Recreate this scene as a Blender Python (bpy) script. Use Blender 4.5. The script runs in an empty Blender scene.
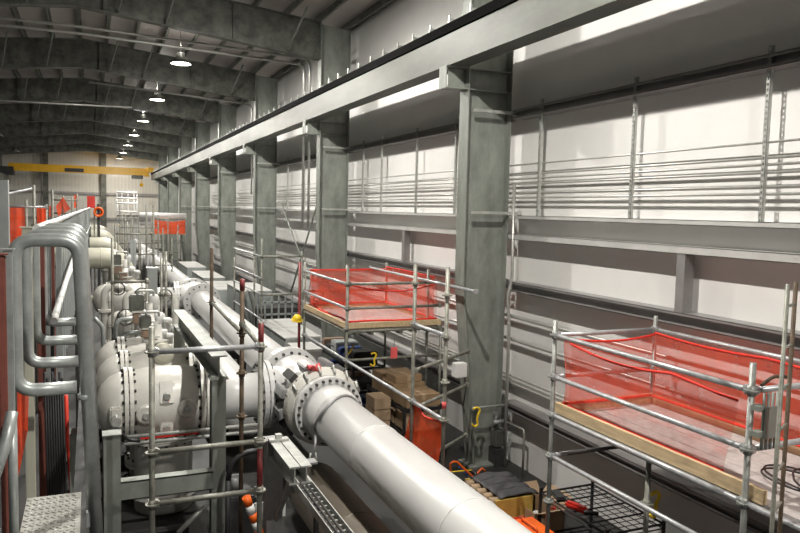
import bpy, bmesh, math, random
from mathutils import Vector, Matrix
random.seed(7)
SC = bpy.context.scene
COL = SC.collection
PI = math.pi
EYE = 4.0
# ------------------------------------------------------------------ camera
F = 718.0
def _c(x, y): return Vector((x - 400.0, 266.5 - y, F))
AY = _c(90, 204).normalized()
AX = _c(2050, 250); AX = (AX - AY * AX.dot(AY)).normalized()
AZ = AY.cross(AX)
if AZ.y < 0: AZ = -AZ
def at(x, y, X=None, Y=None, Z=None):
    """point of the hall seen in direction (x, y) at a given X, Y or Z (metres, floor = 0)"""
    v = _c(x, y); r = Vector((v.dot(AX), v.dot(AY), v.dot(AZ)))
    if X is not None: k = X / r.x
    elif Y is not None: k = Y / r.y
    else: k = (Z - EYE) / r.z
    return Vector((r.x * k, r.y * k, r.z * k + EYE))
cam = bpy.data.objects.new('camera', bpy.data.cameras.new('camera')); COL.objects.link(cam)
cam.data.sensor_width = 36; cam.data.lens = F / 800 * 36; cam.data.clip_start = 0.05; cam.data.clip_end = 300
cam.matrix_world = Matrix(((AX.x, AX.y, -AX.z, 0), (AY.x, AY.y, -AY.z, 0), (AZ.x, AZ.y, -AZ.z, EYE), (0, 0, 0, 1)))
SC.camera = cam
SC.view_settings.view_transform = 'Standard'; SC.view_settings.look = 'None'
SC.view_settings.gamma = 1.0; SC.view_settings.use_curve_mapping = False
SC.view_settings.exposure = 0.25

# ------------------------------------------------------------------ materials
def mat(name, col, rough=0.5, metal=0.0, var=0.25, scale=6.0, bump=0.0, dark=None, stretch=(1, 1, 1)):
    m = bpy.data.materials.new(name); m.use_nodes = True
    nt = m.node_tree; N = nt.nodes; L = nt.links
    b = N['Principled BSDF']; b.inputs['Roughness'].default_value = rough; b.inputs['Metallic'].default_value = metal
    tc = N.new('ShaderNodeTexCoord'); mp = N.new('ShaderNodeMapping'); mp.inputs['Scale'].default_value = stretch
    nz = N.new('ShaderNodeTexNoise'); nz.inputs['Scale'].default_value = scale; nz.inputs['Detail'].default_value = 6
    nz.inputs['Roughness'].default_value = 0.65
    L.new(tc.outputs['Object'], mp.inputs['Vector']); L.new(mp.outputs['Vector'], nz.inputs['Vector'])
    rp = N.new('ShaderNodeValToRGB')
    d = dark if dark else tuple(c * (1 - var) for c in col)
    li = tuple(min(1, c * (1 + var * 0.5)) for c in col)
    rp.color_ramp.elements[0].position = 0.33; rp.color_ramp.elements[0].color = (*d, 1)
    rp.color_ramp.elements[1].position = 0.67; rp.color_ramp.elements[1].color = (*li, 1)
    L.new(nz.outputs['Fac'], rp.inputs['Fac']); L.new(rp.outputs['Color'], b.inputs['Base Color'])
    if bump:
        bp = N.new('ShaderNodeBump'); bp.inputs['Strength'].default_value = bump; bp.inputs['Distance'].default_value = 0.01
        L.new(nz.outputs['Fac'], bp.inputs['Height']); L.new(bp.outputs['Normal'], b.inputs['Normal'])
    return m
def emis(name, col, s):
    m = bpy.data.materials.new(name); m.use_nodes = True
    b = m.node_tree.nodes['Principled BSDF']
    b.inputs['Base Color'].default_value = (*col, 1)
    b.inputs['Emission Color'].default_value = (*col, 1); b.inputs['Emission Strength'].default_value = s
    return m
def netting(name, col, alpha):
    m = bpy.data.materials.new(name); m.use_nodes = True
    nt = m.node_tree; N = nt.nodes; L = nt.links; N.clear()
    out = N.new('ShaderNodeOutputMaterial'); mx = N.new('ShaderNodeMixShader'); tr = N.new('ShaderNodeBsdfTransparent')
    df = N.new('ShaderNodeBsdfDiffuse'); tl = N.new('ShaderNodeBsdfTranslucent'); ad = N.new('ShaderNodeMixShader')
    df.inputs['Color'].default_value = (*col, 1); tl.inputs['Color'].default_value = (*col, 1); ad.inputs[0].default_value = 0.45
    tc = N.new('ShaderNodeTexCoord'); nz = N.new('ShaderNodeTexNoise'); nz.inputs['Scale'].default_value = 5; nz.inputs['Detail'].default_value = 4
    mr = N.new('ShaderNodeMapRange'); mr.inputs['From Min'].default_value = 0.3; mr.inputs['From Max'].default_value = 0.7
    mr.inputs['To Min'].default_value = alpha - 0.08; mr.inputs['To Max'].default_value = alpha + 0.08
    L.new(tc.outputs['Object'], nz.inputs['Vector']); L.new(nz.outputs['Fac'], mr.inputs['Value']); L.new(mr.outputs['Result'], mx.inputs[0])
    L.new(df.outputs[0], ad.inputs[1]); L.new(tl.outputs[0], ad.inputs[2])
    L.new(tr.outputs[0], mx.inputs[1]); L.new(ad.outputs[0], mx.inputs[2]); L.new(mx.outputs[0], out.inputs['Surface'])
    return m
M = dict(
 wall=mat('ribbed_white_metal', (0.76, 0.75, 0.73), 0.45, 0, 0.04, 1.5),
 farwall=mat('far_white_metal', (0.62, 0.61, 0.56), 0.5, 0, 0.05, 1.0),
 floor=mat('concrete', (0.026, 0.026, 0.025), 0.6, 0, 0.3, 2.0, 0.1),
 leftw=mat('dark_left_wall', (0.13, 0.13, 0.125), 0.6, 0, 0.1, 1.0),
 roof=mat('roof_deck', (0.46, 0.42, 0.40), 0.6, 0, 0.08, 1.0),
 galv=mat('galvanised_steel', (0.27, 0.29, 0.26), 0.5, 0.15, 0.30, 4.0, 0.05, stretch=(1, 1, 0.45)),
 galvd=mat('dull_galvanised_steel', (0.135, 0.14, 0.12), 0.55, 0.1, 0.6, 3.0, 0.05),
 girtl=mat('lit_girt_steel', (0.58, 0.58, 0.56), 0.45, 0.2, 0.12, 4.0),  # girt steel lightened; lamplight on the girt face is put into the colour
 girt=mat('girt_steel', (0.30, 0.29, 0.285), 0.45, 0.3, 0.15, 4.0),
 strut=mat('strut_zinc', (0.52, 0.53, 0.50), 0.4, 0.4, 0.2, 12.0),
 conduit=mat('conduit_zinc', (0.50, 0.50, 0.47), 0.35, 0.5, 0.15, 8.0),
 tube=mat('scaffold_tube', (0.50, 0.51, 0.52), 0.36, 0.4, 0.25, 14.0),
 tubeold=mat('weathered_scaffold_tube', (0.27, 0.27, 0.23), 0.5, 0.3, 0.45, 10.0),
 tuberust=mat('rusty_scaffold_tube', (0.11, 0.075, 0.045), 0.65, 0.15, 0.5, 12.0),
 tubered=mat('red_painted_tube', (0.20, 0.026, 0.026), 0.5, 0.0, 0.35, 10.0),
 tubegrey=mat('dull_scaffold_post', (0.30, 0.31, 0.29), 0.42, 0.3, 0.35, 12.0),
 runway=mat('runway_paint', (0.11, 0.115, 0.10), 0.5, 0.1, 0.3, 2.0, stretch=(1, 0.3, 1)),
 matt=mat('matt_black', (0.006, 0.006, 0.006), 0.9, 0, 0.2, 4.0),
 guard=mat('guard_tube', (0.42, 0.45, 0.44), 0.4, 0.4, 0.3, 9.0, 0.04),
 pipe=mat('white_pipe_paint', (0.66, 0.66, 0.65), 0.32, 0, 0.06, 2.0),
 valve=mat('off_white_valve_paint', (0.64, 0.63, 0.58), 0.35, 0, 0.12, 3.0),
 cream=mat('cream_pipe_paint', (0.56, 0.55, 0.45), 0.4, 0, 0.1, 3.0),
 brownp=mat('taupe_pipe', (0.15, 0.125, 0.095), 0.45, 0, 0.15, 2.5),  # dark, nearly even taupe for the lower pipe's barrel and seam
 bolt=mat('dark_bolt_steel', (0.07, 0.07, 0.065), 0.5, 0.4, 0.3, 20.0),
 dark=mat('dark_machine_steel', (0.05, 0.05, 0.05), 0.55, 0.2, 0.4, 6.0),
 black=mat('black_paint', (0.018, 0.018, 0.02), 0.45, 0.1, 0.3, 8.0),
 steel=mat('grey_mill_steel', (0.33, 0.33, 0.33), 0.45, 0.3, 0.25, 5.0),
 plate=mat('tread_plate', (0.50, 0.50, 0.46), 0.4, 0.3, 0.3, 5.0, 0.05),
 yellow=mat('crane_yellow', (0.85, 0.47, 0.01), 0.4, 0, 0.1, 3.0),
 hatyel=mat('bright_yellow', (0.85, 0.58, 0.02), 0.4, 0, 0.1, 5.0),
 wood=mat('pine_board', (0.62, 0.47, 0.28), 0.65, 0, 0.3, 4.0, 0.05, stretch=(6, 0.7, 6)),
 ply=mat('dusty_plywood', (0.50, 0.46, 0.44), 0.7, 0, 0.2, 12.0),
 card=mat('brown_cardboard', (0.30, 0.20, 0.11), 0.75, 0, 0.2, 4.0),
 cardl=mat('pale_cardboard', (0.42, 0.30, 0.19), 0.75, 0, 0.15, 4.0),
 crate=mat('yellow_crate_wood', (0.52, 0.36, 0.08), 0.6, 0, 0.25, 6.0),
 rubber=mat('black_rubber_mat', (0.055, 0.055, 0.06), 0.6, 0, 0.4, 8.0, 0.2),
 orange=mat('orange_plastic', (0.85, 0.14, 0.015), 0.4, 0, 0.1, 5.0),
 redp=mat('red_plastic', (0.60, 0.03, 0.02), 0.4, 0, 0.2, 5.0),
 primer=mat('red_primer_steel', (0.24, 0.075, 0.055), 0.6, 0.1, 0.25, 6.0),
 cab=mat('cabinet_grey_paint', (0.40, 0.43, 0.42), 0.4, 0.1, 0.12, 3.0),
 cabl=mat('cabinet_pale_paint', (0.62, 0.62, 0.60), 0.4, 0, 0.08, 3.0),
 blue=mat('blue_plastic', (0.025, 0.06, 0.22), 0.45, 0, 0.3, 6.0),
 brown=mat('brown_instrument_box', (0.30, 0.21, 0.15), 0.5, 0, 0.2, 6.0),
 white=mat('white_plastic', (0.75, 0.75, 0.73), 0.4, 0, 0.05, 5.0),
 cable=mat('black_cable', (0.02, 0.02, 0.022), 0.5, 0, 0.2, 10.0),
 tag=mat('pink_tag', (0.80, 0.12, 0.12), 0.6, 0, 0.1, 5.0),
 hose=mat('red_hose', (0.70, 0.04, 0.015), 0.45, 0, 0.15, 6.0),
 net=netting('red_debris_netting', (0.95, 0.125, 0.065), 0.52),
 netl=netting('light_debris_netting', (0.95, 0.15, 0.10), 0.34),
 netd=netting('dense_orange_netting', (1.0, 0.12, 0.04), 0.86),
 hem=mat('red_netting_hem', (0.75, 0.03, 0.015), 0.7, 0, 0.15, 10.0),
 lens=emis('lamp_lens', (1.0, 0.97, 0.90), 40.0),
)
M['matt'].node_tree.nodes['Principled BSDF'].inputs['Specular IOR Level'].default_value = 0.05
# ------------------------------------------------------------------ mesh helpers
class MB:
    def __init__(s): s.b = bmesh.new()
    def box(s, a, c, rot=None, bev=0.0):
        a = Vector(a); c = Vector(c); ce = (a + c) / 2; d = c - a
        r = bmesh.ops.create_cube(s.b, size=1.0)
        mm = Matrix.Translation(ce) @ (rot.to_4x4() if rot else Matrix.Identity(4)) @ Matrix.Diagonal((abs(d.x), abs(d.y), abs(d.z), 1))
        bmesh.ops.transform(s.b, matrix=mm, verts=r['verts'])
        if bev:
            es = list({e for v in r['verts'] for e in v.link_edges})
            bmesh.ops.bevel(s.b, geom=es, offset=bev, segments=2, affect='EDGES')
        return s
    def tube(s, p, q, r, n=10, r2=None, caps=True):
        p = Vector(p); q = Vector(q); d = q - p
        if d.length < 1e-5: return s
        k = bmesh.ops.create_cone(s.b, cap_ends=caps, segments=n, radius1=r, radius2=r if r2 is None else r2, depth=d.length)
        mm = Matrix.Translation((p + q) / 2) @ d.to_track_quat('Z', 'Y').to_matrix().to_4x4()
        bmesh.ops.transform(s.b, matrix=mm, verts=k['verts'])
        for f in {f for v in k['verts'] for f in v.link_faces}:
            if len(f.verts) == 4: f.smooth = True
        return s
    def path(s, pts, r, n=10, bend=0.0, seg=5, closed=False):
        pts = [Vector(p) for p in pts]
        if bend:
            out = []; N = len(pts)
            for i, p in enumerate(pts):
                if (i in (0, N - 1)) and not closed: out.append(p); continue
                a = pts[i - 1]; c = pts[(i + 1) % N]
                u = (a - p); w = (c - p); bb = min(bend, u.length * 0.49, w.length * 0.49)
                p0 = p + u.normalized() * bb; p1 = p + w.normalized() * bb
                for t in range(seg + 1):
                    f = t / seg; out.append(p0 * (1 - f) ** 2 + p * 2 * f * (1 - f) + p1 * f * f)
            pts = out
        rings = []; N = len(pts); up = None
        for i, p in enumerate(pts):
            if closed: t = pts[(i + 1) % N] - pts[i - 1]
            else: t = pts[min(i + 1, N - 1)] - pts[max(i - 1, 0)]
            t.normalize()
            if up is None:
                up = Vector((0, 0, 1)) if abs(t.z) < 0.9 else Vector((1, 0, 0))
            x = up - t * up.dot(t)
            if x.length < 1e-4: x = t.orthogonal()
            x.normalize(); y = t.cross(x); up = x
            rings.append([s.b.verts.new(p + (x * math.cos(2 * PI * k / n) + y * math.sin(2 * PI * k / n)) * r) for k in range(n)])
        for i in range(N if closed else N - 1):
            A = rings[i]; B = rings[(i + 1) % N]
            for k in range(n):
                f = s.b.faces.new((A[k], A[(k + 1) % n], B[(k + 1) % n], B[k])); f.smooth = True
        if not closed:
            s.b.faces.new(rings[0][::-1]); s.b.faces.new(rings[-1])
        return s
    def lathe(s, base, axis, prof, n=32, smooth=True):
        """prof: list of (distance along axis, radius)"""
        base = Vector(base); ax = Vector(axis).normalized(); x = ax.orthogonal().normalized(); y = ax.cross(x)
        rings = []
        for t, r in prof:
            c = base + ax * t
            if r < 1e-5: rings.append([s.b.verts.new(c)])
            else: rings.append([s.b.verts.new(c + (x * math.cos(2 * PI * k / n) + y * math.sin(2 * PI * k / n)) * r) for k in range(n)])
        for A, B in zip(rings, rings[1:]):
            for k in range(n):
                k2 = (k + 1) % n
                if len(A) == 1 and len(B) == 1: continue
                if len(A) == 1: vs = (A[0], B[k2], B[k])
                elif len(B) == 1: vs = (A[k], A[k2], B[0])
                else: vs = (A[k], A[k2], B[k2], B[k])
                f = s.b.faces.new(vs); f.smooth = smooth
        if len(rings[0]) > 1: s.b.faces.new(rings[0][::-1])
        if len(rings[-1]) > 1: s.b.faces.new(rings[-1])
        return s
    def prism(s, poly, vec):
        vec = Vector(vec); A = [s.b.verts.new(Vector(p)) for p in poly]; B = [s.b.verts.new(Vector(p) + vec) for p in poly]
        n = len(A); s.b.faces.new(A[::-1]); s.b.faces.new(B)
        for i in range(n): s.b.faces.new((A[i], A[(i + 1) % n], B[(i + 1) % n], B[i]))
        return s
    def grid(s, fn, nu, nv, smooth=True):
        V = [[s.b.verts.new(Vector(fn(i / nu, j / nv))) for j in range(nv + 1)] for i in range(nu + 1)]
        for i in range(nu):
            for j in range(nv):
                f = s.b.faces.new((V[i][j], V[i + 1][j], V[i + 1][j + 1], V[i][j + 1])); f.smooth = smooth
        return s
    def ibeam(s, p, q, h, w, tw=0.012, tf=0.016):
        """horizontal I beam from p to q (top centre line)"""
        p = Vector(p); q = Vector(q); d = (q - p); L = d.length; d.normalize()
        side = Vector((-d.y, d.x, 0)).normalized(); up = side.cross(d) * -1
        if up.z < 0: up = -up
        def bar(u0, u1, z0, z1):
            poly = [p + side * u0 + up * z0, p + side * u1 + up * z0, p + side * u1 + up * z1, p + side * u0 + up * z1]
            s.prism(poly, d * L)
        bar(-w / 2, w / 2, -tf, 0); bar(-w / 2, w / 2, -h, -h + tf); bar(-tw / 2, tw / 2, -h + tf, -tf)
        return s
    def build(s, name, m, parent=None, smooth=False):
        bmesh.ops.recalc_face_normals(s.b, faces=s.b.faces[:])
        base = Vector((0, 0, 0))
        if parent is not None:
            base = parent['_o'] if False else WORLD[parent.name]
        else:
            if s.b.verts:
                xs = [v.co.x for v in s.b.verts]; ys = [v.co.y for v in s.b.verts]; zs = [v.co.z for v in s.b.verts]
                base = Vector(((min(xs) + max(xs)) / 2, (min(ys) + max(ys)) / 2, min(zs)))
        bmesh.ops.translate(s.b, vec=-base, verts=s.b.verts[:])
        me = bpy.data.meshes.new(name); s.b.to_mesh(me); s.b.free()
        me.materials.append(m if not isinstance(m, str) else M[m])
        o = bpy.data.objects.new(name, me); COL.objects.link(o)
        if parent is None: o.location = base
        else: o.parent = parent
        WORLD[o.name] = base.copy()
        return o
WORLD = {}
def tag(o, label, cat, group=None):
    o['label'] = label; o['category'] = cat
    if group: o['group'] = group
    return o
def thing(name, label, cat, loc=(0, 0, 0), group=None):
    o = bpy.data.objects.new(name, None); COL.objects.link(o); o.location = loc; o.empty_display_size = 0.1
    WORLD[o.name] = Vector(loc)
    return tag(o, label, cat, group)
def structure(o): o['kind'] = 'structure'; return o
def dup(root, delta, label=None, group=None):
    def rec(o, par):
        c = o.copy(); COL.objects.link(c)
        if par is not None: c.parent = par
        for ch in list(o.children): rec(ch, c)
        return c
    kids = list(root.children)
    r = rec(root, None); r.location = Vector(root.location) + Vector(delta); WORLD[r.name] = r.location.copy()
    if label: r['label'] = label
    if group: r['group'] = group
    return r
ORD = ['first', 'second', 'third', 'fourth', 'fifth', 'sixth', 'seventh', 'eighth', 'ninth', 'tenth', 'eleventh', 'twelfth']
#@@MAIN
# =================================================================== SETTING
WX = 6.35; YF = 70.7; XL = -6.9; RIDGE = -0.2
def roof_z(x): return 8.575 + 0.105 * (5.22 - x) if x >= RIDGE else 8.575 + 0.105 * (5.22 - RIDGE) - 0.105 * (RIDGE - x)
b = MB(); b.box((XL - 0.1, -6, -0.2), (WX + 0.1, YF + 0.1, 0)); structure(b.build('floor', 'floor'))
# ribbed liner wall: real ribs
def ribbed(axis, c, a0, a1, z0, z1f, pitch, depth, sgn):
    b = MB(); pts = []; y = a0
    while y < a1:
        pts += [(y, 0), (y + pitch * 0.45, 0), (y + pitch * 0.6, depth), (y + pitch * 0.85, depth)]; y += pitch
    pts.append((a1, 0)); lo = []; hi = []
    for y, d in pts:
        if axis == 'x': p = (c + sgn * d, y)
        else: p = (y, c + sgn * d)
        lo.append(b.b.verts.new((*p, z0))); hi.append(b.b.verts.new((*p, z1f(y))))
    for i in range(len(pts) - 1): b.b.faces.new((lo[i], lo[i + 1], hi[i + 1], hi[i]))
    # back skin gives the wall its thickness
    q = [(a0, a1)]
    if axis == 'x': b.box((c - sgn * 0.12, a0, z0), (c - sgn * 0.06, a1, z1f(a0)))
    return b
b = ribbed('x', WX, -6, YF, 0, lambda y: 8.62, 0.12, 0.012, 1); structure(b.build('wall_right', 'wall'))
b = ribbed('y', YF, XL, WX, 0, lambda x: roof_z(x) + 0.2, 0.3, 0.005, 1); structure(b.build('wall_far', 'farwall'))
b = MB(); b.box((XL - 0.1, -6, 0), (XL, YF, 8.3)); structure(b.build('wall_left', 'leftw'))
b = MB()
for x0, x1 in ((RIDGE, WX + 0.1), (XL - 0.1, RIDGE)):
    b.prism([(x0, -6, roof_z(x0) + 0.2), (x1, -6, roof_z(x1) + 0.2), (x1, -6, roof_z(x1) + 0.26), (x0, -6, roof_z(x0) + 0.26)], (0, YF + 6, 0))
structure(b.build('ceiling', 'roof'))
# purlins under the deck
k = 0; px = 6.0
purl = None
while px > -6.5:
    z = roof_z(px)
    b = MB(); b.box((px - 0.004, 12, z), (px + 0.004, YF, z + 0.2)); b.box((px - 0.06, 12, z), (px, YF, z + 0.006)); b.box((px, 12, z + 0.192), (px + 0.06, YF, z + 0.2))
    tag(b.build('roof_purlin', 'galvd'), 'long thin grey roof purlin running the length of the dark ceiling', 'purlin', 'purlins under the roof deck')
    px -= 0.78
# columns
COLY = [9.8 + 7.62 * i for i in range(8)]
BESIDE = ['first and nearest grey steel wall column, with a white junction box on its flange', 'second grey steel wall column, just behind the nearer red netted scaffold platform',
          'third grey steel wall column from the camera, beside the diagonal brace rods', 'fourth grey steel wall column from the camera, right of the pale floor cabinets',
          'fifth grey steel wall column from the camera along the right wall', 'sixth grey steel wall column from the camera, at the far red netting',
          'seventh grey steel wall column, last but one before the crane', 'eighth and farthest grey steel wall column, under the end of the runway beam']
for i, y in enumerate(COLY):
    t = thing('steel_column', BESIDE[i], 'column', (5.66, y, 0))
    def fx(z): return 5.255 + max(0.0, (2.9 - z) / 2.9) * 0.29
    zt = roof_z(5.3) - 0.02
    b = MB(); poly = [(fx(0), y - 0.006, 0.03), (fx(2.9), y - 0.006, 2.9), (fx(9), y - 0.006, zt), (5.98, y - 0.006, roof_z(5.98) - 0.02), (5.98, y - 0.006, 0.03)]
    b.prism(poly, (0, 0.012, 0)); b.build('web', 'galv', t)
    b = MB()
    for (z0, z1) in ((0.03, 2.9), (2.9, zt)):
        b.prism([(fx(z0) - 0.018, y - 0.14, z0), (fx(z0), y - 0.14, z0), (fx(z1), y - 0.14, z1), (fx(z1) - 0.018, y - 0.14, z1)], (0, 0.28, 0))
    b.build('flange', 'galv', t)
    b = MB(); b.box((5.98, y - 0.14, 0.03), (5.995, y + 0.14, roof_z(6.0) - 0.02)); b.build('flange', 'galv', t)
    b = MB(); b.box((5.42, y - 0.2, 0), (6.1, y + 0.2, 0.03)); b.build('base_plate', 'galv', t)
    # runway bracket
    b = MB(); b.box((4.86, y - 0.12, 5.85), (5.237, y + 0.12, 5.868)); b.box((4.86, y - 0.12, 6.16), (5.237, y + 0.12, 6.178)); b.box((4.95, y - 0.008, 5.868), (5.237, y + 0.008, 6.16)); b.box((4.86, y - 0.12, 5.868), (4.87, y + 0.12, 6.16))
    b.build('runway_bracket', 'galv', t)
    b = MB(); b.box((fx(9), y - 0.13, 5.85), (5.98, y - 0.006, 5.866)); b.box((fx(9), y - 0.13, 6.16), (5.98, y - 0.006, 6.176)); b.build('stiffener', 'galv', t)
    if i < 6:
        b = MB(); b.box((5.3, y - 0.20, 5.52), (6.2, y - 0.155, 5.565)); b.box((5.3, y - 0.20, 3.99), (6.2, y - 0.155, 4.03)); b.build('strut_arm', 'strut', t)
# rafters
RY = COLY[1:]
RL = ['first dark steel roof rafter from the camera, at the very top of the photo', 'second dark steel roof rafter from the camera', 'third dark steel roof rafter from the camera', 'fourth dark steel roof rafter from the camera', 'fifth dark steel roof rafter from the camera', 'sixth dark steel roof rafter from the camera', 'seventh and farthest dark steel roof rafter, just before the crane']
for i, y in enumerate(RY):
    t = thing('roof_rafter', RL[i], 'rafter', (0, y, 8))
    xs = [XL + 0.05, RIDGE, 5.236]
    D = 0.88
    b = MB()
    top = [(x, y - 0.006, roof_z(x) - 0.02) for x in xs]; bot = [(x, y - 0.006, roof_z(x) - D) for x in xs]
    for j in range(2): b.prism([bot[j], bot[j + 1], top[j + 1], top[j]], (0, 0.012, 0))
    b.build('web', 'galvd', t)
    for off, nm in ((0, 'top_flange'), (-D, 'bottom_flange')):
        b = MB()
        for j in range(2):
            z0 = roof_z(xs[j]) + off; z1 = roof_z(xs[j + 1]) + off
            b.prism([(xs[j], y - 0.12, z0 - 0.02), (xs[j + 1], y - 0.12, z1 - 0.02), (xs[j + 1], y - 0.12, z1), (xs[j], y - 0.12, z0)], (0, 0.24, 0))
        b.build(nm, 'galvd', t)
    for x in (3.1, 0.3, -2.6):
        b = MB(); b.box((x, y - 0.11, roof_z(x) - D + 0.02), (x + 0.012, y - 0.006, roof_z(x) - 0.03)); b.build('stiffener', 'galvd', t)
    if i < 4:
        for x in (4.4, 1.6, 0.6, -1.2, -2.4):
            b = MB(); b.tube((x, y - 0.1, roof_z(x) - D + 0.02), (x + 0.25, y - 0.95, roof_z(x + 0.25) + 0.02), 0.025, 6); b.build('flange_brace', 'galv', t)
# runway beam
t = thing('crane_runway_beam', 'long grey crane runway beam carried on the right wall columns', 'beam', (5.0, 35, 6.2))
y0, y1 = 2.0, 66.6
b = MB(); b.box((4.93, y0, 6.2), (4.945, y1, 6.66)); b.box((4.93, y0, 6.64), (5.2, y1, 6.66)); b.box((5.05, y0, 6.2), (5.07, y1, 6.64)); b.build('beam_web', 'runway', t)
b = MB(); b.box((4.90, y0, 6.178), (5.22, y1, 6.2)); b.build('bottom_flange', 'runway', t)
b = MB(); b.box((4.96, y0, 6.66), (5.04, y1, 6.72)); b.box((5.0, y0, 6.72), (5.05, y1, 6.80)); b.build('crane_rail', 'dark', t)
b = MB(); b.box((4.90, y0, 6.665), (4.95, y1, 6.80)); b.build('conductor_bar', 'matt', t)
cl = None; y = 3.2; first = None
while y < 64.5:
    if first is None:
        b = MB(); b.box((4.885, y - 0.02, 6.80), (5.12, y + 0.02, 6.85)); b.box((4.885, y - 0.02, 6.83), (4.91, y + 0.02, 6.9)); first = b.build('rail_clip', 'strut', t)
        fy = y
    else:
        c = first.copy(); COL.objects.link(c); c.parent = t; c.location = (0, y - fy, 0)
    y += 0.65
b = MB(); b.box((5.06, y0, 6.76), (5.22, y1, 6.80)); b.build('clip_angle', 'galv', t)
# bridge crane
YC = 66.0
t = thing('bridge_crane', 'yellow overhead bridge crane spanning the far end of the hall', 'crane', (-0.7, YC, 6.4))
zl = 6.72; 
b = MB(); b.box((-6.0, YC - 0.2, 6.55), (4.6, YC + 0.2, 7.1)); b.build('girder', 'yellow', t)
b = MB(); b.box((-1.9, YC - 0.23, 6.62), (-0.45, YC - 0.2, 6.92)); s = b.build('sign_panel', 'dark', t)
b = MB(); b.box((4.55, YC - 0.7, 6.85), (5.05, YC + 0.7, 7.25)); b.box((4.3, YC - 0.25, 6.45), (4.7, YC + 0.25, 6.9)); b.build('end_truck', 'yellow', t)
b = MB(); b.box((-6.6, YC - 0.7, 6.2), (-5.6, YC + 0.7, 6.85)); b.build('end_truck', 'dark', t)
b = MB(); b.box((3.3, YC - 0.4, 6.25), (4.2, YC + 0.3, 6.54), bev=0.03); b.build('hoist_trolley', 'galvd', t)
b = MB(); b.tube((4.1, YC, 6.25), (4.1, YC, 5.9), 0.03, 6); b.lathe((4.1, YC, 5.6), (0, 0, 1), [(0, 0.05), (0.05, 0.15), (0.25, 0.15), (0.3, 0.05)], 10); b.build('hook_block', 'yellow', t)
b = MB(); b.box((-6.0, YC - 0.24, 7.1), (4.6, YC - 0.2, 7.16)); b.build('rail_cap', 'yellow', t)
# left runway post and beam under the crane end
t = thing('crane_runway_beam', 'dark crane runway beam on posts at the far left of the hall', 'beam', (-6.3, 60, 0))
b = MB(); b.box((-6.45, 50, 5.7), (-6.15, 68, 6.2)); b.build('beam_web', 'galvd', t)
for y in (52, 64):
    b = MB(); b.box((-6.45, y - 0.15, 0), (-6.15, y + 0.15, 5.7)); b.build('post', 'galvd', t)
# far-wall columns and girts
for i, (x, lb) in enumerate(((-3.55, 'left dark column standing on the far end wall behind the crane'), (1.15, 'right dark column standing on the far end wall behind the crane'))):
    t = thing('end_wall_column', lb, 'column', (x, YF - 0.35, 0))
    b = MB(); b.box((x - 0.22, YF - 0.5, 0), (x + 0.22, YF - 0.48, roof_z(x))); b.build('flange', 'galvd', t)
    b = MB(); b.box((x - 0.01, YF - 0.48, 0), (x + 0.01, YF - 0.2, roof_z(x))); b.build('web', 'galvd', t)
for z, lb in ((4.85, 'upper grey girt crossing the far end wall below the crane'), (2.6, 'lower grey girt crossing the far end wall')):
    b = MB(); b.box((XL + 0.05, YF - 0.19, z), (WX - 0.2, YF - 0.02, z + 0.2)); tag(b.build('end_wall_girt', 'girt'), lb, 'girt')
# lamps
lamps = [13.58 + 7.62 * i for i in range(7)]
LX = 2.36
LL = ['glowing round high-bay lamp overhead, largest and nearest of the lit row', 'second glowing high-bay lamp from the camera in the ceiling row', 'third glowing high-bay lamp from the camera in the ceiling row', 'fourth glowing high-bay lamp from the camera in the ceiling row', 'fifth glowing high-bay lamp from the camera in the ceiling row', 'sixth glowing high-bay lamp from the camera in the ceiling row', 'faint glowing high-bay lamp farthest away, above the crane']
def lamp(x, y, z, label, lit=True, pw=1.0):
    t = thing('high_bay_lamp', label, 'lamp', (x, y, z), 'high-bay lamps in a ceiling row' if lit else None)
    b = MB(); b.lathe((x, y, z), (0, 0, 1), [(0.0, 0.26), (-0.045, 0.27), (-0.045, 0.275), (0.0, 0.28), (0.10, 0.2), (0.14, 0.12), (0.26, 0.11), (0.27, 0.02)], 24); b.build('housing', 'galvd', t)
    b = MB(); b.lathe((x, y, z - 0.012), (0, 0, 1), [(0, 0.25), (0.011, 0.26)], 24); b.build('lens', 'lens' if lit else 'galvd', t)
    b = MB(); b.tube((x, y, z + 0.27), (x, y, roof_z(x) + 0.19), 0.012, 6); b.build('hanger_rod', 'galvd', t)
    if lit:
        ld = bpy.data.lights.new('lamp_light', 'POINT'); ld.shadow_soft_size = 0.06; ld.energy = LAMP_W * pw; ld.color = (1.0, 0.96, 0.89)
        lo = bpy.data.objects.new('lamp_light', ld); COL.objects.link(lo); lo.parent = t; lo.location = (0, 0, -0.03)
        la = bpy.data.lights.new('lamp_glow', 'AREA'); la.shape = 'DISK'; la.size = 0.09; la.energy = LAMP_W * 0.5 * pw; la.color = (1.0, 0.96, 0.89)
        ao = bpy.data.objects.new('lamp_glow', la); COL.objects.link(ao); ao.parent = t; ao.location = (0, 0, -0.02)
        ud = bpy.data.lights.new('lamp_uplight', 'POINT'); ud.shadow_soft_size = 0.05; ud.energy = LAMP_W * 0.10 * pw; ud.color = (1.0, 0.96, 0.89)
        uo = bpy.data.objects.new('lamp_uplight', ud); COL.objects.link(uo); uo.parent = t; uo.location = (0, 0, 0.36)
LAMP_W = 480
for i in range(7): lamp(LX, 21.2 + 7.62 * i, 8.0, LL[i], True, 0.6 if i == 6 else 1.0)
for y in (13.58, 5.96, -1.66): lamp(LX, y, 8.0, 'glowing high-bay lamp of the row overhead, above the camera')
lamp(-4.6, 45, 7.6, 'unlit dark high-bay lamp in the dim left roof, the upper one', False)
lamp(-4.6, 55, 7.4, 'unlit dark high-bay lamp in the dim left roof, the lower one', False)
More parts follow.
